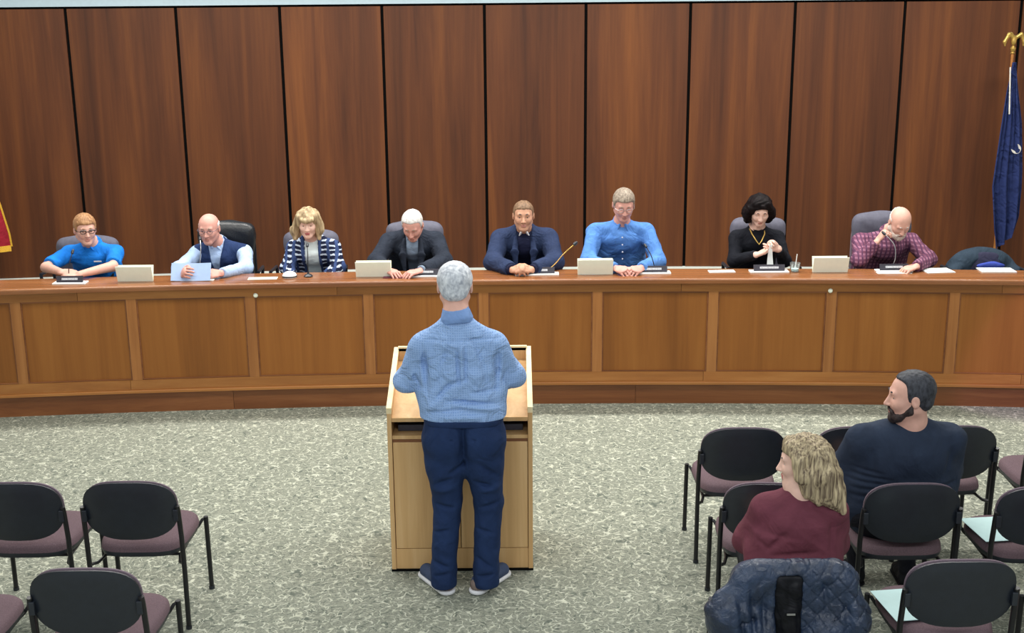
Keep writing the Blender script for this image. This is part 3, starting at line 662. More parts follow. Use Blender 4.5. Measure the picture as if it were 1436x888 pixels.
def hand(s, w_, d, n, side, curl=0.5, q=1.0, spread=1.0, thumb=0.6):
    w_ = vec(w_); d = unit(d); n = vec(n); n = n - (n @ d) * d; n = unit(n); t = np.cross(d, n) * side
    s.cone(w_ + d * .012 * q, w_ + d * .078 * q, .030 * q, .041 * q, .015, flat=(n, .40))
    L = [.80, .98, 1.04, .94]
    for i in range(4):
        u = (i - 1.5); b = w_ + d * (.080 - .004 * abs(u)) * q + t * u * .0205 * q * -1; ang = 0; p = b
        fd = unit(d - t * u * .06 * spread); rr = [.0092, .0085, .0078, .0068]
        s.cone(p - fd * .03 * q, p, .009 * q, .0092 * q, .008)
        for j, ln in enumerate((.040, .026, .021)):
            ang += curl * (.75, .95, .8)[j]; dd = math.cos(ang) * fd + math.sin(ang) * n; e = p + dd * ln * L[3 - i] * q
            s.cone(p, e, rr[j] * q, rr[j + 1] * q, .004); p = e
    p0 = w_ + d * .022 * q + t * .022 * q; p1 = w_ + d * .052 * q + t * .046 * q + n * .012 * q; p2 = p1 + unit(d + t * (.5 - thumb * .5) + n * .4 * thumb) * .034 * q; p3 = p2 + unit(d + n * .6 * thumb - t * thumb * .4) * .026 * q
    s.chain([p0, p1, p2, p3], [.015 * q, .0125 * q, .0105 * q, .0085 * q], .008)
def glasses(par, h, mat='black_metal', r=.0016, w_=.021, hh=.014, browline=False):
    e_off = Vector(par.location); k = MB(); P = lambda *a: Vector(h.P(*a)) - e_off
    for sx in (-1, 1):
        pts = [P(sx * .033 + w_ * math.cos(t) * (1), -.096, .002 + hh * math.sin(t)) for t in [2 * math.pi * i / 16 for i in range(17)]]
        k.tube(pts, r, 6)
        k.tube([P(sx * .054, -.096, .008), P(sx * .076, -.07, .008), P(sx * .084, .01, .004)], r * 1.1, 6)
        if browline: k.tube([P(sx * .012, -.097, .014), P(sx * .033, -.098, .018), P(sx * .056, -.095, .014)], .0042, 6)
    k.tube([P(-.012, -.097, .005), P(0, -.101, .008), P(.012, -.097, .005)], r, 6)
    k.build('eyeglasses', mat, par, True)
def face_bits(par, h, brow='hair_grey', closed=False, browt=.004):
    off = Vector(par.location)
    for sx in (-1, 1):
        k = MB(); c = Vector(h.P(sx * .031, -.0675, .003)) - off; R = Matrix([list(r) for r in h.M]); q = h.s
        prof = [(math.sin(t) * .0125 * q, -math.cos(t) * .0125 * q) for t in [math.pi * i / 10 for i in range(11)]]; prof[0] = (.0002, prof[0][1]); prof[-1] = (.0002, prof[-1][1])
        k.lathe(c, prof, 16, R @ Matrix.Rotation(math.pi / 2, 3, 'X')); eo = k.build('eye', ['eye_white', 'eye_dark'], par, True)
        fwd = Vector(h.M @ vec((0, -1, -.1 if not closed else -.8))); me = eo.data
        for p in me.polygons:
            if (p.center - c).normalized().dot(fwd.normalized()) > .86: p.material_index = 1
        k = MB(); k.tube([Vector(h.P(sx * .014, -.086, .026)) - off, Vector(h.P(sx * .030, -.087, .031)) - off, Vector(h.P(sx * .047, -.074, .026)) - off], [browt * q * .9, browt * q, browt * q * .5], 6); k.build('eyebrow', brow, par, True)
def hair_short(par, h, mat, recede=0.0, thick=.008, top=0.0, res=.0045, amp=.002, low=-.05):
    s = SDF(); q = h.s; P = h.P
    s.ell(P(0, .016, .034 + top * .5), vec((.079 + thick, .097 + thick, .081 + thick + top * .5)) * q, h.M, .02)
    s.ell(P(0, .055, -.02), vec((.062 + thick * .6, .045 + thick, .055)) * q, h.M, .02)
    s.fun(wob(amp, 160))
    # face opening
    s.box(P(0, -.10, -.05), vec((.12, .058 + recede * .5, .105 + recede)) * q, h.M, .03, .02, 's')
    s.box(P(0, -.035, -.085), vec((.12, .055, .062)) * q, h.M, .012, .01, 's')
    s.box(P(0, 0, low - .08), vec((.12, .13, .06)) * q, h.M, .02, .01, 's')
    for sx in (-1, 1): s.ell(P(sx * .091, .008, -.012), vec((.018, .021, .03)) * q, h.M, .006, 's')
    return s.build('hair', mat, par, res)
def hair_bald(par, h, mat, res=.0045, topz=.045):
    s = SDF(); q = h.s; P = h.P
    s.ell(P(0, .016, .033), vec((.085, .102, .086)) * q, h.M, .02); s.ell(P(0, .055, -.02), vec((.066, .050, .055)) * q, h.M, .02); s.fun(wob(.002, 160))
    s.box(P(0, -.03, topz + .065), vec((.13, .13, .06)) * q, h.M, .03, .02, 's')
    s.box(P(0, -.10, -.02), vec((.13, .085, .16)) * q, h.M, .02, .02, 's'); s.box(P(0, -.03, -.085), vec((.12, .06, .062)) * q, h.M, .012, .01, 's'); s.box(P(0, 0, -.12), vec((.12, .13, .06)) * q, h.M, .02, .01, 's')
    for sx in (-1, 1): s.ell(P(sx * .091, .008, -.012), vec((.018, .021, .03)) * q, h.M, .006, 's')
    return s.build('hair', mat, par, res)
def grooves(L, front, ref, GS=1.0):
    """soft folds on the back: L = (x0, z0, x1, z1, depth, width) in world x/z, on the side away from front"""
    def fn(X, Y, Z):
        out = 0.0
        for x0, z0, x1, z1, a, w_ in L:
            dx, dz = x1 - x0, z1 - z0; ll = dx * dx + dz * dz
            h = np.clip(((X - f32(x0)) * f32(dx) + (Z - f32(z0)) * f32(dz)) / f32(ll), 0, 1)
            d2 = (X - f32(x0) - h * f32(dx)) ** 2 + (Z - f32(z0) - h * f32(dz)) ** 2
            out = out + f32(a * GS) * np.exp(-d2 / f32(w_ * w_)) * (f32(1) - f32(.75) * (h * 2 - 1) ** 2)
        g = (Y - f32(ref[1])) * f32(front[1]); return out * np.clip(f32(.5) - g * f32(20), 0, 1)
    return fn
def strands(amp, f):
    return lambda X, Y, Z: f32(amp) * np.sin(f32(f) * (X * f32(.8) + Y * f32(.6)) + f32(3) * np.sin(Z * f32(9))) + f32(amp * .6) * np.sin(f32(f * 1.9) * (X * f32(.5) - Y * f32(.85)) + f32(2) * np.sin(Z * f32(13)))
def person(label, J, look, skinm, lips='lips', top=None, res=.0042, group=None):
    """J: joints in world metres. look: clothing description."""
    sh = [vec(J['sl']), vec(J['sr'])]; el = [vec(J['el']), vec(J['er'])]; wr = [vec(J['wl']), vec(J['wr'])]
    pe = vec(J['pelvis']); nb = vec(J['neck']); h = J['head']; fl_ = J.get('floor', 0.0); T = unit(J['front']); G = J.get('girth', 1.0); W_ = J.get('wide', 1.0)
    e = empty('person', (pe[0], pe[1], fl_), label, 'person', group)
    mid = (sh[0] + sh[1]) / 2; lat = unit(sh[0] - sh[1])       # lat: towards person's left... index 0 is the image-left arm or 'l'
    spine = unit(nb - pe); fr = unit(T - (T @ spine) * spine)
    # skin body: head, neck, thin torso core, arms, hands as one surface
    b = SDF(); h.prims(b, J.get('fat', 1.0), J.get('female', False), J.get('ears', True))
    b.cone(h.P(0, .022, -.07), nb + UP * 0.0, .050 * J.get('neckr', 1), .058 * J.get('neckr', 1), .03)
    b.cone(nb, pe, .06, .07, .05); b.cone(sh[0], sh[1], .035, .035, .04)
    for i in (0, 1):
        b.cone(sh[i], el[i], .036, .034, .03); b.cone(el[i], wr[i], .036 * J.get('arm', 1), .025, .02)
        if J['hands'][i]: hd = J['hands'][i]; hand(b, wr[i], hd[0], hd[1], hd[2], *hd[3:])
    if 'knees' in J:
        for kn, an in zip(J['knees'], J['ankles']): b.cone(pe, kn, .05, .05, .04); b.cone(kn, an, .045, .035, .03)
    else:
        pass
    q = h.s
    lipsel = lambda C: (lambda L: (np.abs(L[:, 0]) < .021) & (L[:, 2] < -.0555) & (L[:, 2] > -.0775) & (L[:, 1] < -.0865))(h.local(C))
    b.build('body', [skinm, lips], e, res, [(1, lipsel)])
    face_bits(e, h, J.get('brow', 'hair_grey'), J.get('down', False))
    # torso clothing volume
    def torso(s, inf=0.0, bottom=None, arms=True, sleeve=1.0, armr=1.0):
        d = J.get('depth', .66); low = pe + UP * .02
        hipw = J.get('hip', .15) * G
        waist = low * .62 + mid * .38; chest = low * .25 + mid * .75
        wd = np.linalg.norm(sh[0] - sh[1]) / 2
        off = lat * 0
        cw = wd * .62
        for sg in (-1, 1):
            s.cone(low + lat * sg * hipw * .40, waist + lat * sg * hipw * .40 + fr * J.get('belly', .02), hipw * .82 + inf, J.get('waist', .135) * G * .88 + inf, .05, flat=(fr, d * 1.05))
            s.cone(waist + lat * sg * hipw * .40 + fr * J.get('belly', .02), chest + lat * sg * cw * .55 + fr * .01, J.get('waist', .135) * G * .88 + inf, .120 * G + inf, .05, flat=(fr, d * 1.05))
            s.cone(chest + lat * sg * cw * .55 + fr * .01, mid + lat * sg * cw * .62 - UP * .065, .120 * G + inf, .078 * min(G, 1.15) + inf, .05, flat=(fr, d * 1.1))
        s.cone(nb - UP * .0, nb - UP * .13, .068 + inf, .11 * min(G, 1.15) + inf, .05, flat=(fr, d * 1.15))
        for i in (0, 1): s.cone(nb - UP * .025, sh[i] - UP * .012, .050 + inf, .050 * armr + inf, .03)
        if arms:
            for i in (0, 1):
                a = el[i] + (wr[i] - el[i]) * 1.0
                se = el[i] if sleeve >= 1 else sh[i] + (el[i] - sh[i]) * sleeve
                s.cone(sh[i] - UP * .018, se, .058 * armr + inf, .052 * armr + inf, .035)
                if sleeve >= 1: s.cone(el[i], wr[i], .052 * armr + inf, .038 * armr + inf, .03)
        return s
    def trim(s, sleeve=1.0, cuff=.0, R_=.075 if 'over' not in look else .10):
        hv = unit(h.P(0, .022, -.07) - nb)
        s.cone(nb + hv * .074, nb + hv * .18, look.get('neckhole', .060), .075, .012, 's')
        for i in (0, 1):
            if sleeve >= 1: dd = unit(wr[i] - el[i]); s.cut(wr[i] - dd * (.006 + cuff), dd, R_)
            else: dd = unit(el[i] - sh[i]); s.cut(sh[i] + (el[i] - sh[i]) * (sleeve + .05), dd, .09)
        return s
    cr = look.get('res', .0075)
    sl = look.get('sleeve', 1.0); ar = look.get('armr', 1.0)
    s = torso(SDF(), 0, arms=look.get('inner_arms', True), sleeve=sl, armr=ar)
    for f_ in look.get('folds', []): s.cone(f_[0], f_[1], f_[2], f_[2], f_[3], f_[4])
    if 'grooves' in look: s.fun(grooves(look['grooves'], T, pe, look.get('gs', 1.0)))
    s.fun(wob(look.get('wrinkle', .004), look.get('wf', 26), 1.7)); trim(s, sl)
    if 'hem' in look: s.half((0, 0, look['hem']), (0, 0, -1))
    s.build(look.get('shirt_name', 'shirt'), look['shirt'], e, cr)
    hv = unit(h.P(0, .022, -.07) - nb)
    if 'collar' in look:
        c = SDF(); c.cone(nb - hv * .012, nb + hv * .036 - fr * .006, .082, .067, .01); c.cone(nb + hv * .02, nb + hv * .15, .062, .062, .004, 's'); c.cone(nb - hv * .06, nb + hv * .02, .066, .066, .004, 's')
        c.half(nb + hv * .046 - fr * .01, hv * 1.0 + fr * -.35); c.half(nb - hv * .044, -hv)
        if look.get('collar_open', True): c.box(nb + fr * .085 + hv * .02, (.02, .05, .06), np.stack([lat, fr, hv], 1), .004, .01, 's')
        if look.get('collar_points', True):
            for sg in (-1, 1): c.cone(nb + fr * .066 + lat * sg * .022 + hv * .024, nb + fr * .088 + lat * sg * .044 - hv * .022, .009, .005, .01)
        c.build('collar', look['collar'], e, .004)
    if 'over' in look:      # jacket, vest or cardigan with an open front
        ov = look['over']; s = torso(SDF(), ov.get('inf', .014), arms=ov.get('arms', True), sleeve=1.0, armr=ar)
        for f_ in ov.get('folds', []): s.cone(f_[0], f_[1], f_[2], f_[2], f_[3], f_[4])
        s.fun(wob(ov.get('wrinkle', .005), 22, 3.1)); trim(s, 1.0 if ov.get('arms', True) else 0.0, .02) if ov.get('arms', True) else s.cone(nb + hv * .03, nb + hv * .16, .066, .08, .012, 's')
        w0, w1, dz = ov.get('vtop', .075), ov.get('vbot', .012), ov.get('vlen', .32)
        def wedge(X, Y, Z):
            x = (X - f32(nb[0])) * f32(lat[0]) + (Y - f32(nb[1])) * f32(lat[1]); y = (X - f32(nb[0])) * f32(fr[0]) + (Y - f32(nb[1])) * f32(fr[1]) + (Z - f32(nb[2])) * f32(fr[2]); z = (f32(nb[2]) - Z) / f32(dz)
            wd_ = f32(w0) + f32(w1 - w0) * np.clip(z, 0, 1.0)
            return np.maximum(np.maximum(np.abs(x) - wd_, f32(.0) - y), -z - f32(.2)) * f32(.8)
        s.fun(wedge, 's'); 
        if not ov.get('arms', True):
            for i in (0, 1):
                dd = unit(el[i] - sh[i]); s.cut(sh[i] + lat * (1 if i == 0 else -1) * .012, lat * (1 if i == 0 else -1) * 1.0 - UP * .15, .15)
        if 'hem' in ov: s.half((0, 0, ov['hem']), (0, 0, -1))
        s.build(ov['name'], ov['mat'], e, cr)
        if ov.get('lapels', False):
            for sg in (-1, 1):
                k = SDF(); a = nb + fr * (.055) + lat * sg * (w0 + .004) + UP * .01; m_ = nb + fr * .125 + lat * sg * (w0 * .8 + .03) - UP * dz * .38; c_ = nb + fr * .13 + lat * sg * (w1 + .012) - UP * dz * .95
                k.cone(a, m_, .012, .028, .02, flat=(fr, .35)); k.cone(m_, c_, .028, .008, .02, flat=(fr, .35)); k.build('lapel', ov['mat'], e, .006)
    # trousers
    if look.get('seated', True):
        s = SDF(); 
        for sg, kn, an in zip((1, -1), J['knees'], J['ankles']):
            hp = pe + lat * sg * .09 * G; s.cone(hp, kn, .088 * G, .066, .05); s.cone(kn, an, .064, .045, .03)
        s.cone(pe + lat * .05, pe - lat * .05, .115 * G, .115 * G, .04); s.build('trousers', look.get('trousers', 'trousers_dark'), e, .011)
        for an in J['ankles']:
            an = vec(an); fz = vec((an[0], an[1], fl_)); s = SDF(); s.cone(fz + UP * .045 - T * .01, fz + UP * .03 + T * .15, .042, .036, .02); s.cone(fz + UP * .045, an, .042, .04, .02); s.half(fz + UP * .012, -UP); s.build('shoe', 'shoe_dark', e, .008)
            s = SDF(); s.cone(fz + UP * .01 - T * .015, fz + UP * .01 + T * .155, .046, .040, .01, flat=(UP, .45)); s.half(fz + UP * .001, -UP); s.half(fz + UP * .0135, UP); s.build('sole', 'cuff_white' if look.get('white_sole') else 'shoe_dark', e, .006)
    return e
def seat_legs(x, y, f=-1, kn_dy=.42, spread=.10, kz=.52, base=PLAT, ank=.36):
    return dict(knees=[vec((x - spread, y + f * kn_dy, base + kz)), vec((x + spread, y + f * kn_dy, base + kz))], ankles=[vec((x - spread, y + f * ank, base + .09)), vec((x + spread, y + f * ank, base + .09))])
FD = (0, -1, 0)
# lat points from index1 to index0: for dais people index 0 = image right (person's left), index 1 = image left
def dais_person(label, x, hx, hz, sw, sz, hfwd, hands, el, wr, look, skinm, hy=9.52, sy=9.64, py=9.86, hs=.97, roll=0.0, pz=None, **kw):
    J = dict(sl=(x + sw, sy, sz), sr=(x - sw, sy, sz), el=el[0], er=el[1], wl=wr[0], wr=wr[1], pelvis=(x, py, PLAT + .52), neck=kw.pop('neck', ((x * .6 + hx * .4), sy - .01, sz + .065)), head=Head((hx, hy, hz), hfwd, hs, roll), floor=PLAT, front=FD, hands=hands)
    J.update(seat_legs(x, py)); J.update(kw)
    return person(label, J, look, skinm, group='council members seated behind the dais', lips=kw.get('lips', 'lips')), J['head']
DN = (0, 0, -1)
# 1 bright blue polo
e, h = dais_person('seated person in bright blue polo and black-framed glasses, head turned right, forearms crossed', -3.36, -3.36, 1.325, .185, 1.125, (.55, -1, -.12),
    [((-.95, -.25, -.02), (0, .2, -1), -1, .35), ((.95, -.2, -.02), (0, .3, -1), 1, .35)],
    [(-3.115, 9.36, 1.06), (-3.63, 9.34, 1.06)], [(-3.30, 9.13, 1.048), (-3.45, 9.16, 1.062)],
    dict(shirt='polo_blue', shirt_name='polo_shirt', sleeve=.80, armr=1.1, collar='polo_blue', wrinkle=.005, hem=.82), 'skin_fair', arm=1.15, brow='hair_ginger', girth=1.02)
hair_short(e, h, 'hair_ginger', .0, .010, .008); glasses(e, h, 'black_metal', .0024, browline=True)
k = MB(); k.box((0, 0, 0), (.03, .001, .005)); o = k.build('chest_logo', 'cuff_white', e); o.location = Vector((-3.28, 9.505, 1.07)) - e.location; tag(o, 'small pale embroidered chest mark')
# 2 navy vest
e, h = dais_person('seated bald-crowned person with glasses, navy vest over pale blue shirt, holding a sheet', -2.33, -2.385, 1.325, .19, 1.12, (-.05, -1, -.20),
    [((-.8, -.5, .05), (-.3, .5, -.8), -1, .5), ((.4, -.7, .25), (.7, .3, -.3), 1, .6)],
    [(-2.085, 9.40, 1.03), (-2.605, 9.38, 1.03)], [(-2.22, 9.14, 1.045), (-2.52, 9.12, 1.05)],
    dict(shirt='shirt_lightblue', collar='shirt_lightblue', armr=1.05, over=dict(name='vest', mat='vest_navy', arms=False, inf=.013, vtop=.06, vbot=.006, vlen=.26, hem=.84), hem=.80), 'skin_pink', girth=1.06)
hair_bald(e, h, 'hair_white'); glasses(e, h, 'chair_grey', .0016)
k = MB(); R = Matrix.Rotation(math.radians(-28), 3, 'X'); k.grid(lambda u, v: R @ Vector(((u - .5) * .30, .012 * math.sin(u * 3.1), (v - .5) * .14)), 8, 4, .0012)
o = k.build('held_sheet', 'blue_paper', None, True); o.location = (-2.43, 9.065, 1.075); tag(o, 'pale blue sheet held upright by the man in the navy vest', 'paper')
# 3 blonde, plaid cardigan
e, h = dais_person('seated person with long blonde hair and fringe, plaid cardigan over pale top', -1.585, -1.602, 1.36, .155, 1.155, (.06, -1, -.16),
    [((-.6, -.8, -.05), (0, .2, -1), -1, .4), ((.6, -.8, -.05), (0, .2, -1), 1, .4)],
    [(-1.385, 9.56, .99), (-1.79, 9.56, .99)], [(-1.47, 9.38, .95), (-1.72, 9.38, .95)],
    dict(shirt='top_aqua', shirt_name='top', armr=.86, neckhole=.055, over=dict(name='cardigan', mat='cardigan_plaid', inf=.012, vtop=.05, vbot=.055, vlen=.3, wrinkle=.006, hem=.78)), 'skin_light', hs=.92, female=True, girth=.86, lips='lips_red', brow='hair_blonde', ears=False, neckr=.85)
s = SDF(); P = h.P
s.ell(P(0, .018, .045), vec((.088, .106, .092)) * h.s, h.M, .02)
for sg, rr in ((-1, 1.25), (1, 1.0)):
    s.chain([P(sg * .062, -.02, .06), P(sg * .086, -.012, .0), P(sg * .092 * rr, -.012, -.06), P(sg * .088 * rr, -.03, -.125)], [.034, .030, .032, .018], .03)
    s.chain([P(sg * .05, .05, .04), P(sg * .078, .04, -.04), P(sg * .075 * rr, .03, -.12)], [.05, .045, .022], .03)
s.cone(P(0, .07, .03), P(0, .07, -.1), .06, .04, .03); s.fun(strands(.003, 140))
s.box(P(0, -.11, -.062), vec((.050, .085, .098)) * h.s, h.M, .02, .01, 's')
s.chain([P(-.04, -.085, .055), P(0, -.095, .052), P(.045, -.082, .056)], [.016, .018, .016], .02); s.build('hair', 'hair_blonde', e, .005)
# 4 dark jacket, looking down
e, h = dais_person('seated grey-haired person in charcoal jacket and grey shirt, head bowed over papers', -.79, -.775, 1.345, .19, 1.20, (-.12, -1, -.72),
    [((-.75, -.6, -.02), (0, .2, -1), -1, .4), ((.6, -.7, -.02), (0, .2, -1), 1, .35)],
    [(-.53, 9.44, 1.06), (-1.06, 9.42, 1.07)], [(-.70, 9.16, 1.045), (-.96, 9.20, 1.045)],
    dict(shirt='shirt_grey', collar='shirt_grey', over=dict(name='jacket', mat='jacket_charcoal', inf=.014, vtop=.055, vbot=.045, vlen=.28, lapels=True, hem=.80)), 'skin_pink', hy=9.47, neck=(-.785, 9.60, 1.265), down=True, girth=1.02)
hair_short(e, h, 'hair_white', .018, .007)
# 5 navy suit
e, h = dais_person('seated person in navy suit jacket, hands clasped, facing the camera', .105, .097, 1.405, .195, 1.215, (0, -1, -.06),
    [((-.72, -.5, .22), (-.5, .3, -.6), -1, .75), ((.72, -.5, .22), (.5, .3, -.6), 1, .75)],
    [(.345, 9.40, 1.06), (-.145, 9.40, 1.06)], [(.155, 9.17, 1.045), (.005, 9.17, 1.045)],
    dict(shirt='vest_ink', shirt_name='dark_pullover', collar='cuff_white', armr=1.05, over=dict(name='suit_jacket', mat='suit_navy', inf=.015, vtop=.058, vbot=.05, vlen=.3, lapels=True, hem=.80)), 'skin_tan', brow='hair_dark', girth=1.04)
hair_short(e, h, 'hair_brown_short', .006, .006)
# 6 tall, denim-blue shirt
e, h = dais_person('tall seated person with glasses in denim-blue button shirt, reading a small card', .875, .885, 1.485, .205, 1.265, (.04, -1, -.42),
    [((-.55, -.75, .0), (-.3, .3, -.9), -1, .6), ((.55, -.75, .0), (.3, .3, -.9), 1, .6)],
    [(1.155, 9.44, 1.05), (.60, 9.44, 1.05)], [(.995, 9.19, 1.045), (.80, 9.19, 1.045)],
    dict(shirt='shirt_denim', collar='shirt_denim', armr=1.16, wrinkle=.006, hem=.80), 'skin_pink', hs=1.0, down=True, girth=1.14, neck=(.88, 9.62, 1.325))
hair_short(e, h, 'hair_grey', .004, .008, .006); glasses(e, h, 'silver', .0016)
for i in range(4):
    k = MB(); k.lathe((0, 0, 0), [(.001, 0), (.006, .001), (.006, .003), (.001, .004)], 10, Matrix.Rotation(math.pi / 2, 3, 'X')); z = 1.225 - i * .055; o = k.build('button', 'cuff_white', e, True); o.location = Vector((.877, (9.515, 9.495, 9.482, 9.478)[i], z)) - e.location
# 7 woman in black
e, h = dais_person('seated person with shoulder-length black hair in black, hands raised with a white strip', 1.965, 1.955, 1.43, .165, 1.205, (-.02, -1, -.5),
    [((-.75, -.1, .55), (-.3, -.6, .1), -1, 1.1, .92), ((.75, -.2, .35), (.2, -.3, .9), 1, .9, .92)],
    [(2.165, 9.50, 1.03), (1.765, 9.50, 1.03)], [(2.075, 9.33, 1.155), (1.90, 9.32, 1.115)],
    dict(shirt='knit_black', shirt_name='sweater', armr=.98, neckhole=.05), 'skin_light', hs=.94, female=True, girth=.96, ears=False, down=True, brow='hair_dark', neck=(1.96, 9.62, 1.275), lips='lips', neckr=.9)
s = SDF(); P = h.P
s.ell(P(0, .018, .045), vec((.090, .108, .092)) * h.s, h.M, .02)
for sg in (-1, 1):
    s.chain([P(sg * .05, -.035, .085), P(sg * .082, -.03, .03), P(sg * .092, -.005, -.04), P(sg * .085, .0, -.10)], [.028, .028, .034, .026], .03)
    s.chain([P(sg * .05, .05, .04), P(sg * .082, .04, -.04), P(sg * .080, .04, -.11)], [.05, .048, .035], .03)
s.cone(P(0, .07, .03), P(0, .07, -.1), .06, .05, .03); s.fun(wob(.005, 80)); s.box(P(.004, -.12, -.045), vec((.054, .085, .105)) * h.s, h.M, .03, .012, 's')
s.build('hair', 'hair_black', e, .005)
s = SDF(); s.cone((1.96, 9.61, 1.27), (1.956, 9.585, 1.325), .060, .054, .01); s.cone((1.956, 9.57, 1.315), (1.955, 9.55, 1.40), .05, .05, .004, 's'); s.build('turtleneck_collar', 'knit_black', e, .006)
k = MB(); off = e.location
k.tube([Vector(p) - off for p in [(1.895, 9.60, 1.275), (1.905, 9.53, 1.24), (1.935, 9.495, 1.19), (1.955, 9.485, 1.165), (1.975, 9.495, 1.19), (2.005, 9.53, 1.24), (2.015, 9.60, 1.275)]], .005, 8); k.build('necklace', 'gold', e, True)
k = MB(); k.grid(lambda u, v: Vector(((u - .5) * (.022 + .035 * v), .012 * math.sin(v * 4), -.20 * v)), 3, 10, .003); o = k.build('white_strip', 'paper', None, True); o.location = (2.00, 9.262, 1.205); tag(o, 'narrow white strip held hanging by the woman in black', 'tissue')
# 8 bearded man in plaid
e, h = dais_person('seated balding bearded person in purple plaid shirt, head bowed, one hand at the temple', 3.00, 3.035, 1.345, .205, 1.165, (.10, -1, -.82),
    [((-.8, -.35, -.1), (0, .2, -1), -1, .4), ((.45, -.05, .7), (.8, .1, -.4), 1, .9)],
    [(3.275, 9.40, 1.05), (2.72, 9.36, 1.055)], [(3.10, 9.16, 1.045), (2.835, 9.33, 1.205)],
    dict(shirt='shirt_plaid', collar='shirt_plaid', armr=1.12, wrinkle=.006, hem=.80), 'skin_fair', hy=9.42, neck=(3.01, 9.58, 1.235), down=True, girth=1.12, brow='hair_white')
hair_bald(e, h, 'hair_white', topz=.03)
def beard(par, h, mat, th=.010, res=.0045):
    s = SDF(); P = h.P; q = h.s
    for sx in (-1, 1):
        s.chain([P(sx * .066, .004, -.012), P(sx * .060, -.008, -.055), P(sx * .034, -.056, -.092), P(0, -.072, -.104)], [(.012 + th - .010) * q, (.022 + th - .010) * q, (.024 + th - .010) * q, (.028 + th - .010) * q], .02)
        s.cone(P(0, -.093, -.051), P(sx * .028, -.086, -.064), .0065, .0075, .006)
        s.cone(P(sx * .028, -.084, -.064), P(sx * .024, -.078, -.09), .009, .014, .01)
    s.fun(wob(.002, 180)); s.ell(P(0, -.098, -.066), vec((.019, .014, .008)) * q, h.M, .004, 's'); s.box(P(0, -.06, .03), vec((.1, .1, .045)) * q, h.M, .01, .01, 's'); s.build('beard', mat, par, res)
beard(e, h, 'beard_white')
# draped jacket on the far right office chair
s = SDF(); s.ell((3.80, 9.70, .90), (.285, .12, .185), None, .03); s.cone((3.56, 9.62, .90), (3.56, 9.62, .70), .05, .06, .05); s.cone((4.05, 9.62, .90), (4.05, 9.62, .70), .05, .06, .05)
s.fun(wob(.008, 24)); s.ell((3.82, 9.56, .90), (.165, .075, .150), None, .01, 's'); s.box((3.8, 9.80, .8), (.24, .06, .30), None, .02, .01, 's'); s.half((0, 0, .62), (0, 0, -1)); e = empty('draped_jacket', (3.8, 9.7, .62), 'dark grey-blue jacket draped over the office chair at far right', 'jacket')
s.build('outer_cloth', 'draped_dark', e, .008)
s = SDF(); s.ell((3.82, 9.64, .90), (.18, .055, .16), None, .01); s.half((0, 0, .70), (0, 0, -1)); s.fun(wob(.006, 30)); s.build('lining', 'draped_lining', e, .008)
s = SDF(); s.ell((3.84, 9.585, .955), (.115, .022, .032), None, .01); s.fun(wob(.005, 40)); tag(s.build('lining_glow_fold', 'lining_glow_blue', e, .006), 'blue glow on the lining, put in as a coloured fold')  # blue glow on the jacket lining, put into the colour of this shape
# ------------------------------------------------------------------ the speaker at the lectern
FU = (0, 1, 0)
hd = Head((-.285, 5.985, 1.655), (0, 1, -.12), 1.0)
J = dict(sl=(-.450, 5.94, 1.375), sr=(-.095, 5.94, 1.375), el=(-.548, 6.00, 1.15), er=(.008, 6.02, 1.17), wl=(-.47, 6.235, 1.065), wr=(-.06, 6.24, 1.065), pelvis=(-.255, 5.93, .96), neck=(-.278, 5.935, 1.515), head=hd, floor=0, front=FU,
         hands=[((.3, 1, -.05), (0, -.1, -1), 1, .35), ((-.3, 1, -.05), (0, -.1, -1), -1, .35)], girth=1.16, depth=.72, hip=.155, waist=.15, belly=.03, brow='hair_silver',
         knees=[vec((-.345, 5.95, .52)), vec((-.13, 5.95, .52))], ankles=[vec((-.375, 5.93, .10)), vec((-.155, 5.93, .10))])
GR = [(-.275, 1.40, -.268, 1.16, .010, .008), (-.235, 1.40, -.232, 1.18, .010, .008), (-.30, 1.41, -.37, 1.25, .008, .010), (-.20, 1.41, -.13, 1.24, .008, .010), (-.255, 1.40, -.252, 1.20, -.006, .012),
      (-.43, 1.405, -.08, 1.405, .005, .005), (-.445, 1.36, -.43, 1.14, .016, .014), (-.07, 1.36, -.085, 1.13, .016, .014), (-.42, 1.07, -.30, 1.19, .014, .012), (-.44, 1.04, -.36, 1.12, -.012, .02),
      (-.34, 1.095, -.08, 1.075, .014, .010), (-.30, 1.075, -.07, 1.05, -.012, .014), (-.42, 1.035, -.26, 1.05, .010, .010), (-.22, 1.13, -.07, 1.15, .010, .012), (-.36, 1.16, -.22, 1.21, .008, .012), (-.38, 1.01, -.12, 1.015, -.008, .014), (-.33, 1.28, -.38, 1.18, .008, .014), (-.15, 1.26, -.12, 1.16, .008, .014),
      (-.50, 1.22, -.47, 1.15, .010, .010), (-.52, 1.13, -.46, 1.16, .010, .010), (-.02, 1.24, -.05, 1.17, .010, .010), (.0, 1.15, -.06, 1.19, .010, .010), (-.53, 1.18, -.49, 1.24, -.008, .014)]
look = dict(shirt='shirt_check', collar='collar_blue', collar_open=False, collar_points=False, armr=1.12, wrinkle=.006, wf=24, grooves=GR, gs=1.5, hem=.985, res=.006, seated=False)
e = person('person standing at the lectern, back to camera, silver hair, blue checked shirt, navy trousers', J, look, 'skin_fair')
hair_short(e, hd, 'hair_silver', 0, .011, .002, .0045, .002, -.058)
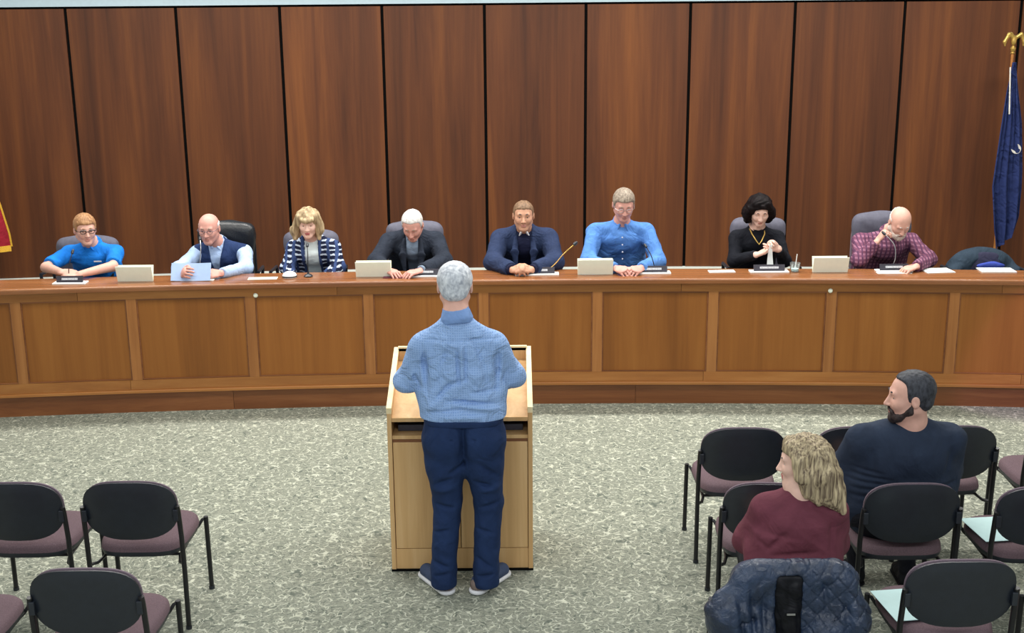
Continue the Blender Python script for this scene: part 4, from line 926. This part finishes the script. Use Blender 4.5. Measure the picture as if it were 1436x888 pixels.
# trousers
s = SDF(); pz = .93; X0 = -.252
s.cone((X0 - .07, 5.925, 1.0), (X0 - .078, 5.93, .86), .128, .132, .05, flat=((0, 1, 0), .82)); s.cone((X0 + .07, 5.925, 1.0), (X0 + .078, 5.93, .86), .128, .132, .05, flat=((0, 1, 0), .82))
for sx, kx, ax_ in ((-1, -.345, -.372), (1, -.130, -.148)):
    s.cone((X0 + sx * .092, 5.925, .86), (X0 + sx * .098, 5.93, .72), .118, .100, .035); s.cone((X0 + sx * .098, 5.93, .74), (kx, 5.95, .50), .102, .074, .03); s.cone((kx, 5.95, .50), (ax_, 5.925, .14), .074, .066, .02); s.cone((ax_, 5.925, .14), (ax_, 5.92, .07), .066, .070, .02)
    s.ell((X0 + sx * .085, 5.868, .87), (.078, .068, .10), None, .04)
s.cone((X0, 5.82, .96), (X0, 5.83, .72), .007, .010, .03, 's'); s.fun(wob(.0035, 34, .4)); s.fun(grooves([(-.33, .70, -.24, .76, .012, .014), (-.40, .64, -.31, .68, .012, .014), (-.42, .60, -.30, .62, -.010, .018), (-.17, .76, -.08, .68, .012, .014), (-.20, .66, -.10, .62, .012, .012), (-.18, .60, -.07, .62, -.010, .018),
  (-.40, .52, -.31, .50, .010, .012), (-.17, .50, -.08, .53, .010, .012), (-.41, .36, -.34, .38, .009, .010), (-.19, .38, -.11, .36, .009, .010), (-.42, .20, -.34, .17, .010, .012), (-.19, .22, -.11, .16, .010, .012), (-.42, .12, -.34, .14, .010, .010), (-.19, .12, -.11, .13, .010, .010), (-.252, .96, -.252, .74, .012, .010)], (0, 1, 0), (0, 5.93, 0), 1.5))
for sx in (-1, 1): s.cone((X0 + sx * .05, 5.80, .895), (X0 + sx * .13, 5.83, .900), .0035, .0035, .006, 's')
s.half((0, 0, .992), (0, 0, 1)); s.half((0, 0, .045), (0, 0, -1)); s.build('trousers', 'trousers_navy', e, .006)
s = SDF(); s.cone((X0 - .07, 5.925, .975), (X0 + .07, 5.925, .975), .134, .134, .02, flat=((0, 1, 0), .84)); s.half((0, 0, .988), (0, 0, 1)); s.half((0, 0, .955), (0, 0, -1)); s.build('waistband', 'trousers_navy', e, .006)
for hx, hy_, tx, ty in ((-.362, 5.925, -.49, 6.125), (-.190, 5.925, -.05, 6.125)):
    a, b_ = vec((hx, hy_, 0)), vec((tx, ty, 0)); d = unit(b_ - a)
    s = SDF(); s.cone(a + UP * .05, b_ - d * .03 + UP * .042, .040, .040, .02); s.cone(a + UP * .07 + d * .01, a + d * .09 + UP * .075, .036, .036, .02); s.half(a + UP * .024, -UP); s.build('shoe', 'shoe_blue', e, .006)
    s = SDF(); s.cone(a + UP * .05 - d * .012, a + UP * .06 - d * .004, .038, .034, .01); s.half(a + UP * .026, -UP); s.half(a + d * .012, d); s.build('heel_counter', 'shoe_tan', e, .005)
    s = SDF(); s.cone(a + UP * .017 - d * .008, b_ - d * .022 + UP * .017, .047, .047, .01, flat=(UP, .55)); s.half(a + UP * .002, -UP); s.half(a + UP * .027, UP); s.build('sole', 'cuff_white', e, .005)
# ------------------------------------------------------------------ seated audience man
hd = Head((1.91, 5.60, 1.18), (-1, .12, -.06), 1.04)
J = dict(sl=(1.71, 5.64, .955), sr=(2.13, 5.64, .955), el=(1.655, 5.78, .72), er=(2.185, 5.78, .72), wl=(1.74, 6.0, .62), wr=(2.09, 6.0, .62), pelvis=(1.92, 5.68, .56), neck=(1.935, 5.62, 1.035), head=hd, floor=0, front=FU,
         hands=[((.4, 1, -.2), (0, -.1, -1), 1, .4), ((-.4, 1, -.2), (0, -.1, -1), -1, .4)], girth=1.5, depth=.74, hip=.15, waist=.15, belly=.05, brow='hair_dark', neckr=1.15,
         knees=[vec((1.80, 6.10, .52)), vec((2.07, 6.10, .52))], ankles=[vec((1.83, 6.00, .09)), vec((2.09, 5.96, .09))])
GR = [(1.66, .82, 1.80, .80, .010, .009), (1.66, .785, 1.84, .77, .011, .009), (1.65, .75, 1.82, .745, .010, .009), (1.66, .71, 1.86, .72, .010, .009), (1.66, .67, 1.80, .68, .010, .01), (1.73, .93, 1.75, .80, .010, .014), (2.12, .93, 2.10, .80, .010, .014), (2.05, .72, 2.18, .74, .010, .011)]
e = person('person in navy sweatshirt seated in the second row, dark beard, head turned left', J, dict(shirt='sweat_navy', shirt_name='sweatshirt', armr=1.42, wrinkle=.006, wf=20, grooves=GR, res=.007, neckhole=.066), 'skin_fair')
hair_short(e, hd, 'hair_dark', .03, .008, .002); beard(e, hd, 'beard_dark', .004)
# ------------------------------------------------------------------ seated audience woman
hd = Head((1.24, 4.93, 1.11), (-1, .22, -.10), .95)
J = dict(sl=(1.10, 4.94, .90), sr=(1.38, 4.92, .90), el=(1.045, 5.04, .70), er=(1.425, 5.02, .69), wl=(1.10, 5.22, .62), wr=(1.36, 5.22, .60), pelvis=(1.215, 4.90, .56), neck=(1.24, 4.915, .985), head=hd, floor=0, front=FU,
         hands=[((.4, 1, -.2), (0, -.1, -1), 1, .4, .92), ((-.4, 1, -.2), (0, -.1, -1), -1, .4, .92)], girth=1.13, depth=.72, hip=.15, waist=.14, brow='hair_dark', female=True, ears=False, neckr=.9,
         knees=[vec((1.12, 5.32, .52)), vec((1.32, 5.32, .52))], ankles=[vec((1.12, 5.28, .09)), vec((1.32, 5.28, .09))])
GR = [(1.09, .74, 1.16, .82, .014, .012), (1.10, .72, 1.30, .74, .010, .010), (1.36, .88, 1.36, .72, .012, .012), (1.24, .93, 1.36, .92, .007, .008), (1.14, .69, 1.34, .70, -.008, .014), (1.05, .78, 1.10, .74, .008, .01)]
e = person('person in maroon sweater with long highlighted hair, seated near, face in left profile', J, dict(shirt='sweater_maroon', shirt_name='sweater', armr=1.2, wrinkle=.006, wf=20, grooves=GR, res=.006, neckhole=.055), 'skin_light', lips='lips_red')
s = SDF(); P = hd.P
s.ell(P(0, .018, .045), vec((.086, .106, .088)) * hd.s, hd.M, .02)
for sg in (-1, 1):
    s.chain([P(sg * .045, -.05, .085), P(sg * .078, -.018, .03), P(sg * .083, .01, -.04), P(sg * .075, .03, -.11), P(sg * .07, .07, -.17)], [.022, .030, .036, .032, .018], .03)
    s.chain([P(sg * .045, .06, .04), P(sg * .06, .085, -.04), P(sg * .055, .10, -.12), P(sg * .04, .13, -.20)], [.05, .05, .042, .018], .03)
s.chain([P(.03, .08, .03), P(.03, .11, -.06), P(.04, .13, -.14), P(.05, .17, -.22)], [.06, .055, .045, .016], .03); s.fun(strands(.0028, 130))
s.box(P(0, -.13, -.07), vec((.12, .085, .125)) * hd.s, hd.M, .02, .012, 's'); s.build('hair', 'hair_highlight', e, .005)
# ------------------------------------------------------------------ quilted coat on the near chair
ce_ = empty('quilted_coat', (1.13, 4.58, .45), 'navy quilted puffer coat draped over the near chair behind the woman in maroon', 'coat')
s = SDF()
s.box((1.135, 4.545, .655), (.245, .06, .165), None, .055, .02)
s.cone((.98, 4.54, .79), (1.29, 4.54, .79), .045, .045, .04)
s.cone((.935, 4.53, .73), (.85, 4.50, .645), .055, .05, .05); s.cone((.90, 4.50, .62), (.86, 4.50, .62), .065, .07, .05); s.cone((.86, 4.50, .62), (.87, 4.50, .35), .075, .08, .05); s.cone((.90, 4.52, .70), (.84, 4.50, .69), .04, .03, .03)
s.cone((1.33, 4.53, .74), (1.375, 4.50, .60), .055, .06, .05); s.cone((1.375, 4.50, .60), (1.38, 4.50, .35), .06, .07, .05)
s.cone((1.0, 4.51, .52), (1.0, 4.51, .36), .09, .10, .06); s.cone((1.28, 4.51, .52), (1.28, 4.51, .36), .09, .10, .06)
def quilt(X, Y, Z):
    u = (X + Z * f32(.9)) * f32(13.5); v_ = (X - Z * f32(.9)) * f32(13.5)
    g = np.minimum(np.abs(np.sin(u * f32(math.pi))), np.abs(np.sin(v_ * f32(math.pi))))
    return f32(.006) * np.exp(-(g / f32(.16)) ** 2) * np.clip((X - f32(1.0)) * f32(8), f32(.25), f32(1)) + f32(0) * Y
s.fun(quilt); s.fun(wob(.007, 38, 2.0)); s.fun(grooves([(.90, .72, .93, .45, .016, .014), (.95, .76, .97, .50, .014, .012), (1.01, .74, 1.0, .48, .012, .012), (1.33, .74, 1.35, .50, .016, .016), (.88, .60, .99, .61, .010, .008), (1.24, .79, 1.27, .6, .008, .01)], (0, 1, 0), (0, 4.6, 0)))
s.box((1.135, 4.62, .62), (.226, .06, .17), None, .02, .01, 's')
s.box((1.105, 4.47, .60), (.05, .06, .19), None, .02, .015, 's')
s.build('quilted_shell', 'coat_nylon', ce_, .0055)
s = SDF(); s.box((1.105, 4.515, .60), (.058, .035, .195), None, .02); s.cone((1.08, 4.485, .75), (1.10, 4.48, .45), .012, .02, .02); s.cone((1.13, 4.485, .75), (1.115, 4.48, .45), .012, .02, .02); s.fun(wob(.004, 50)); s.build('lining', 'coat_lining', ce_, .006)
k = MB(); k.box((0, 0, 0), (.017, .0015, .004)); o = k.build('zip_pull', 'silver', ce_); o.location = Vector((1.11, 4.456, .64)) - ce_.location
# ------------------------------------------------------------------ flags
def flagpole(x, y, label_pole):
    e = empty('flagpole', (x, y, PLAT), label_pole, 'flagpole')
    k = MB(); k.lathe((0, 0, 0), [(.15, 0), (.15, .02), (.06, .05), (.03, .09)], 24); k.build('base', 'gold', e, True)
    k = MB(); k.tube([(0, 0, .05), (0, 0, 2.24)], .013, 12); k.build('pole', 'rail_wood', e, True)
    k = MB(); k.lathe((0, 0, 2.24), [(.012, 0), (.022, .008), (.014, .02), (.022, .035), (.026, .05), (.016, .065), (.01, .075)], 16); k.build('ferrule', 'gold', e, True)
    X, Y, Z = x, y, PLAT + 2.36; s = SDF()
    s.ell((X, Y, Z), (.024, .026, .045), None, .01); s.cone((X - .01, Y, Z + .035), (X - .028, Y - .005, Z + .062), .014, .013, .01); s.cone((X - .034, Y - .005, Z + .064), (X - .055, Y - .005, Z + .052), .009, .003, .006)
    s.chain([(X - .0, Y, Z + .02), (X - .05, Y - .01, Z + .055), (X - .085, Y - .01, Z - .01), (X - .08, Y - .01, Z - .045)], [.016, .017, .015, .007], .012)
    s.chain([(X + .01, Y, Z + .02), (X + .06, Y - .01, Z + .055), (X + .09, Y - .01, Z - .01), (X + .085, Y - .01, Z - .045)], [.016, .017, .015, .007], .012)
    s.build('eagle_finial', 'gold', e, .0045)
    return e
flagpole(4.55, 11.3, 'gold-eagle-topped flagpole at far right behind the dais')
flagpole(-5.05, 11.3, 'flagpole just outside the left picture edge')
def flag(name, x, y, ztop, prof, mat, label, sgn=1, fr_=16.0, amp=.03):
    e = empty(name, (x, y, prof[-1][0]), label, 'flag'); k = MB(); n = len(prof)
    def fn(u, v):
        t = v * (n - 1); i = min(int(t), n - 2); f_ = t - i; z = prof[i][0] * (1 - f_) + prof[i + 1][0] * f_; l = prof[i][1] * (1 - f_) + prof[i + 1][1] * f_; r = prof[i][2] * (1 - f_) + prof[i + 1][2] * f_
        X_ = l + (r - l) * u; dz = (prof[i][3] * (1 - f_) + prof[i + 1][3] * f_) * (u - .5)
        return Vector((X_ - x, -.02 - amp * v * math.sin(u * fr_ + v * 2.0) - amp * .4 * math.sin(u * 31 + 1), z + dz - prof[-1][0]))
    k.grid(fn, 48, 60, .004); o = k.build('cloth', mat, e, True); return e, fn
fe, fn = flag('state_flag', 4.55, 11.26, 2.5, [(2.47, 4.535, 4.56, 0), (2.2, 4.50, 4.61, .0), (1.9, 4.475, 4.67, .05), (1.62, 4.455, 4.70, .10), (1.42, 4.44, 4.72, .15), (1.25, 4.46, 4.73, .15), (1.0, 4.49, 4.73, .12), (.82, 4.53, 4.69, .15)], 'flag_navy', 'navy state flag with a white crescent hanging in folds at far right')
k = MB(); k.grid(lambda u, v: Vector((-.060 + .012 * u + .03 * (1 - v) + .004, -.062, 1.95 - .82 + .42 * v + .06)), 2, 8, .003); k.build('white_edge', 'flag_white', fe, True)
# crescent emblem
k = MB(); pts = []
for i in range(15):
    t = math.radians(-35 + 250 * i / 14); pts.append((.048 * math.cos(t), .048 * math.sin(t)))
inner = []
for i in range(15):
    t = math.radians(215 - 250 * i / 14); inner.append((.026 * math.cos(t), .026 + .020 * math.sin(t)))
cr_ = [(u * .9, v) for u, v in pts + inner]
V1 = [k.bm.verts.new((u, 0, v)) for u, v in cr_]; V2 = [k.bm.verts.new((u, -.004, v)) for u, v in cr_]
for i in range(14):
    a, b_, c_, d_ = i, i + 1, 28 - i, 29 - i
    k.bm.faces.new((V1[a], V1[b_], V1[c_], V1[d_])); k.bm.faces.new((V2[a], V2[b_], V2[c_], V2[d_])); k.bm.faces.new((V1[a], V1[b_], V2[b_], V2[a])); k.bm.faces.new((V1[c_], V1[d_], V2[d_], V2[c_]))
o = k.build('crescent', 'flag_white', fe); o.location = (4.61 - 4.55, -.085, 1.70 - .82); o.rotation_euler = (0, math.radians(140), 0)
def stripes(u):
    return 0
e2 = empty('national_flag', (-4.95, 11.26, .84), 'red and white striped flag with gold fringe at the left picture edge', 'flag')
prof = [(2.45, -5.06, -5.03), (2.0, -5.10, -4.92), (1.6, -5.12, -4.83), (1.25, -5.13, -4.74), (.98, -5.14, -4.69), (.86, -5.14, -4.685)]
def ffn(u, v, zo=0):
    n = len(prof); t = v * (n - 1); i = min(int(t), n - 2); f_ = t - i; z, l, r = [prof[i][q] * (1 - f_) + prof[i + 1][q] * f_ for q in range(3)]
    return Vector((l + (r - l) * u + 4.95, -.02 - .03 * v * math.sin(u * 15 + v * 2), z - .84 + zo))
for j in range(11):
    u0, u1 = j / 11, (j + 1) / 11; k = MB(); k.grid(lambda u, v: ffn(u0 + (u1 - u0) * u, v), 5, 40, .003); k.build('stripe', 'flag_red' if j % 2 == 1 or j == 10 else 'flag_white', e2, True)
k = MB(); k.grid(lambda u, v: ffn(u, 1.0) + Vector((0, -.003, .008 - .055 * v)), 60, 2, .005); k.build('fringe', 'gold_fringe', e2, True)
k = MB(); k.grid(lambda u, v: ffn(1.0, .55 + .45 * v) + Vector((.0 + .016 * u, -.003, 0)), 2, 20, .005); k.build('fringe', 'gold_fringe', e2, True)
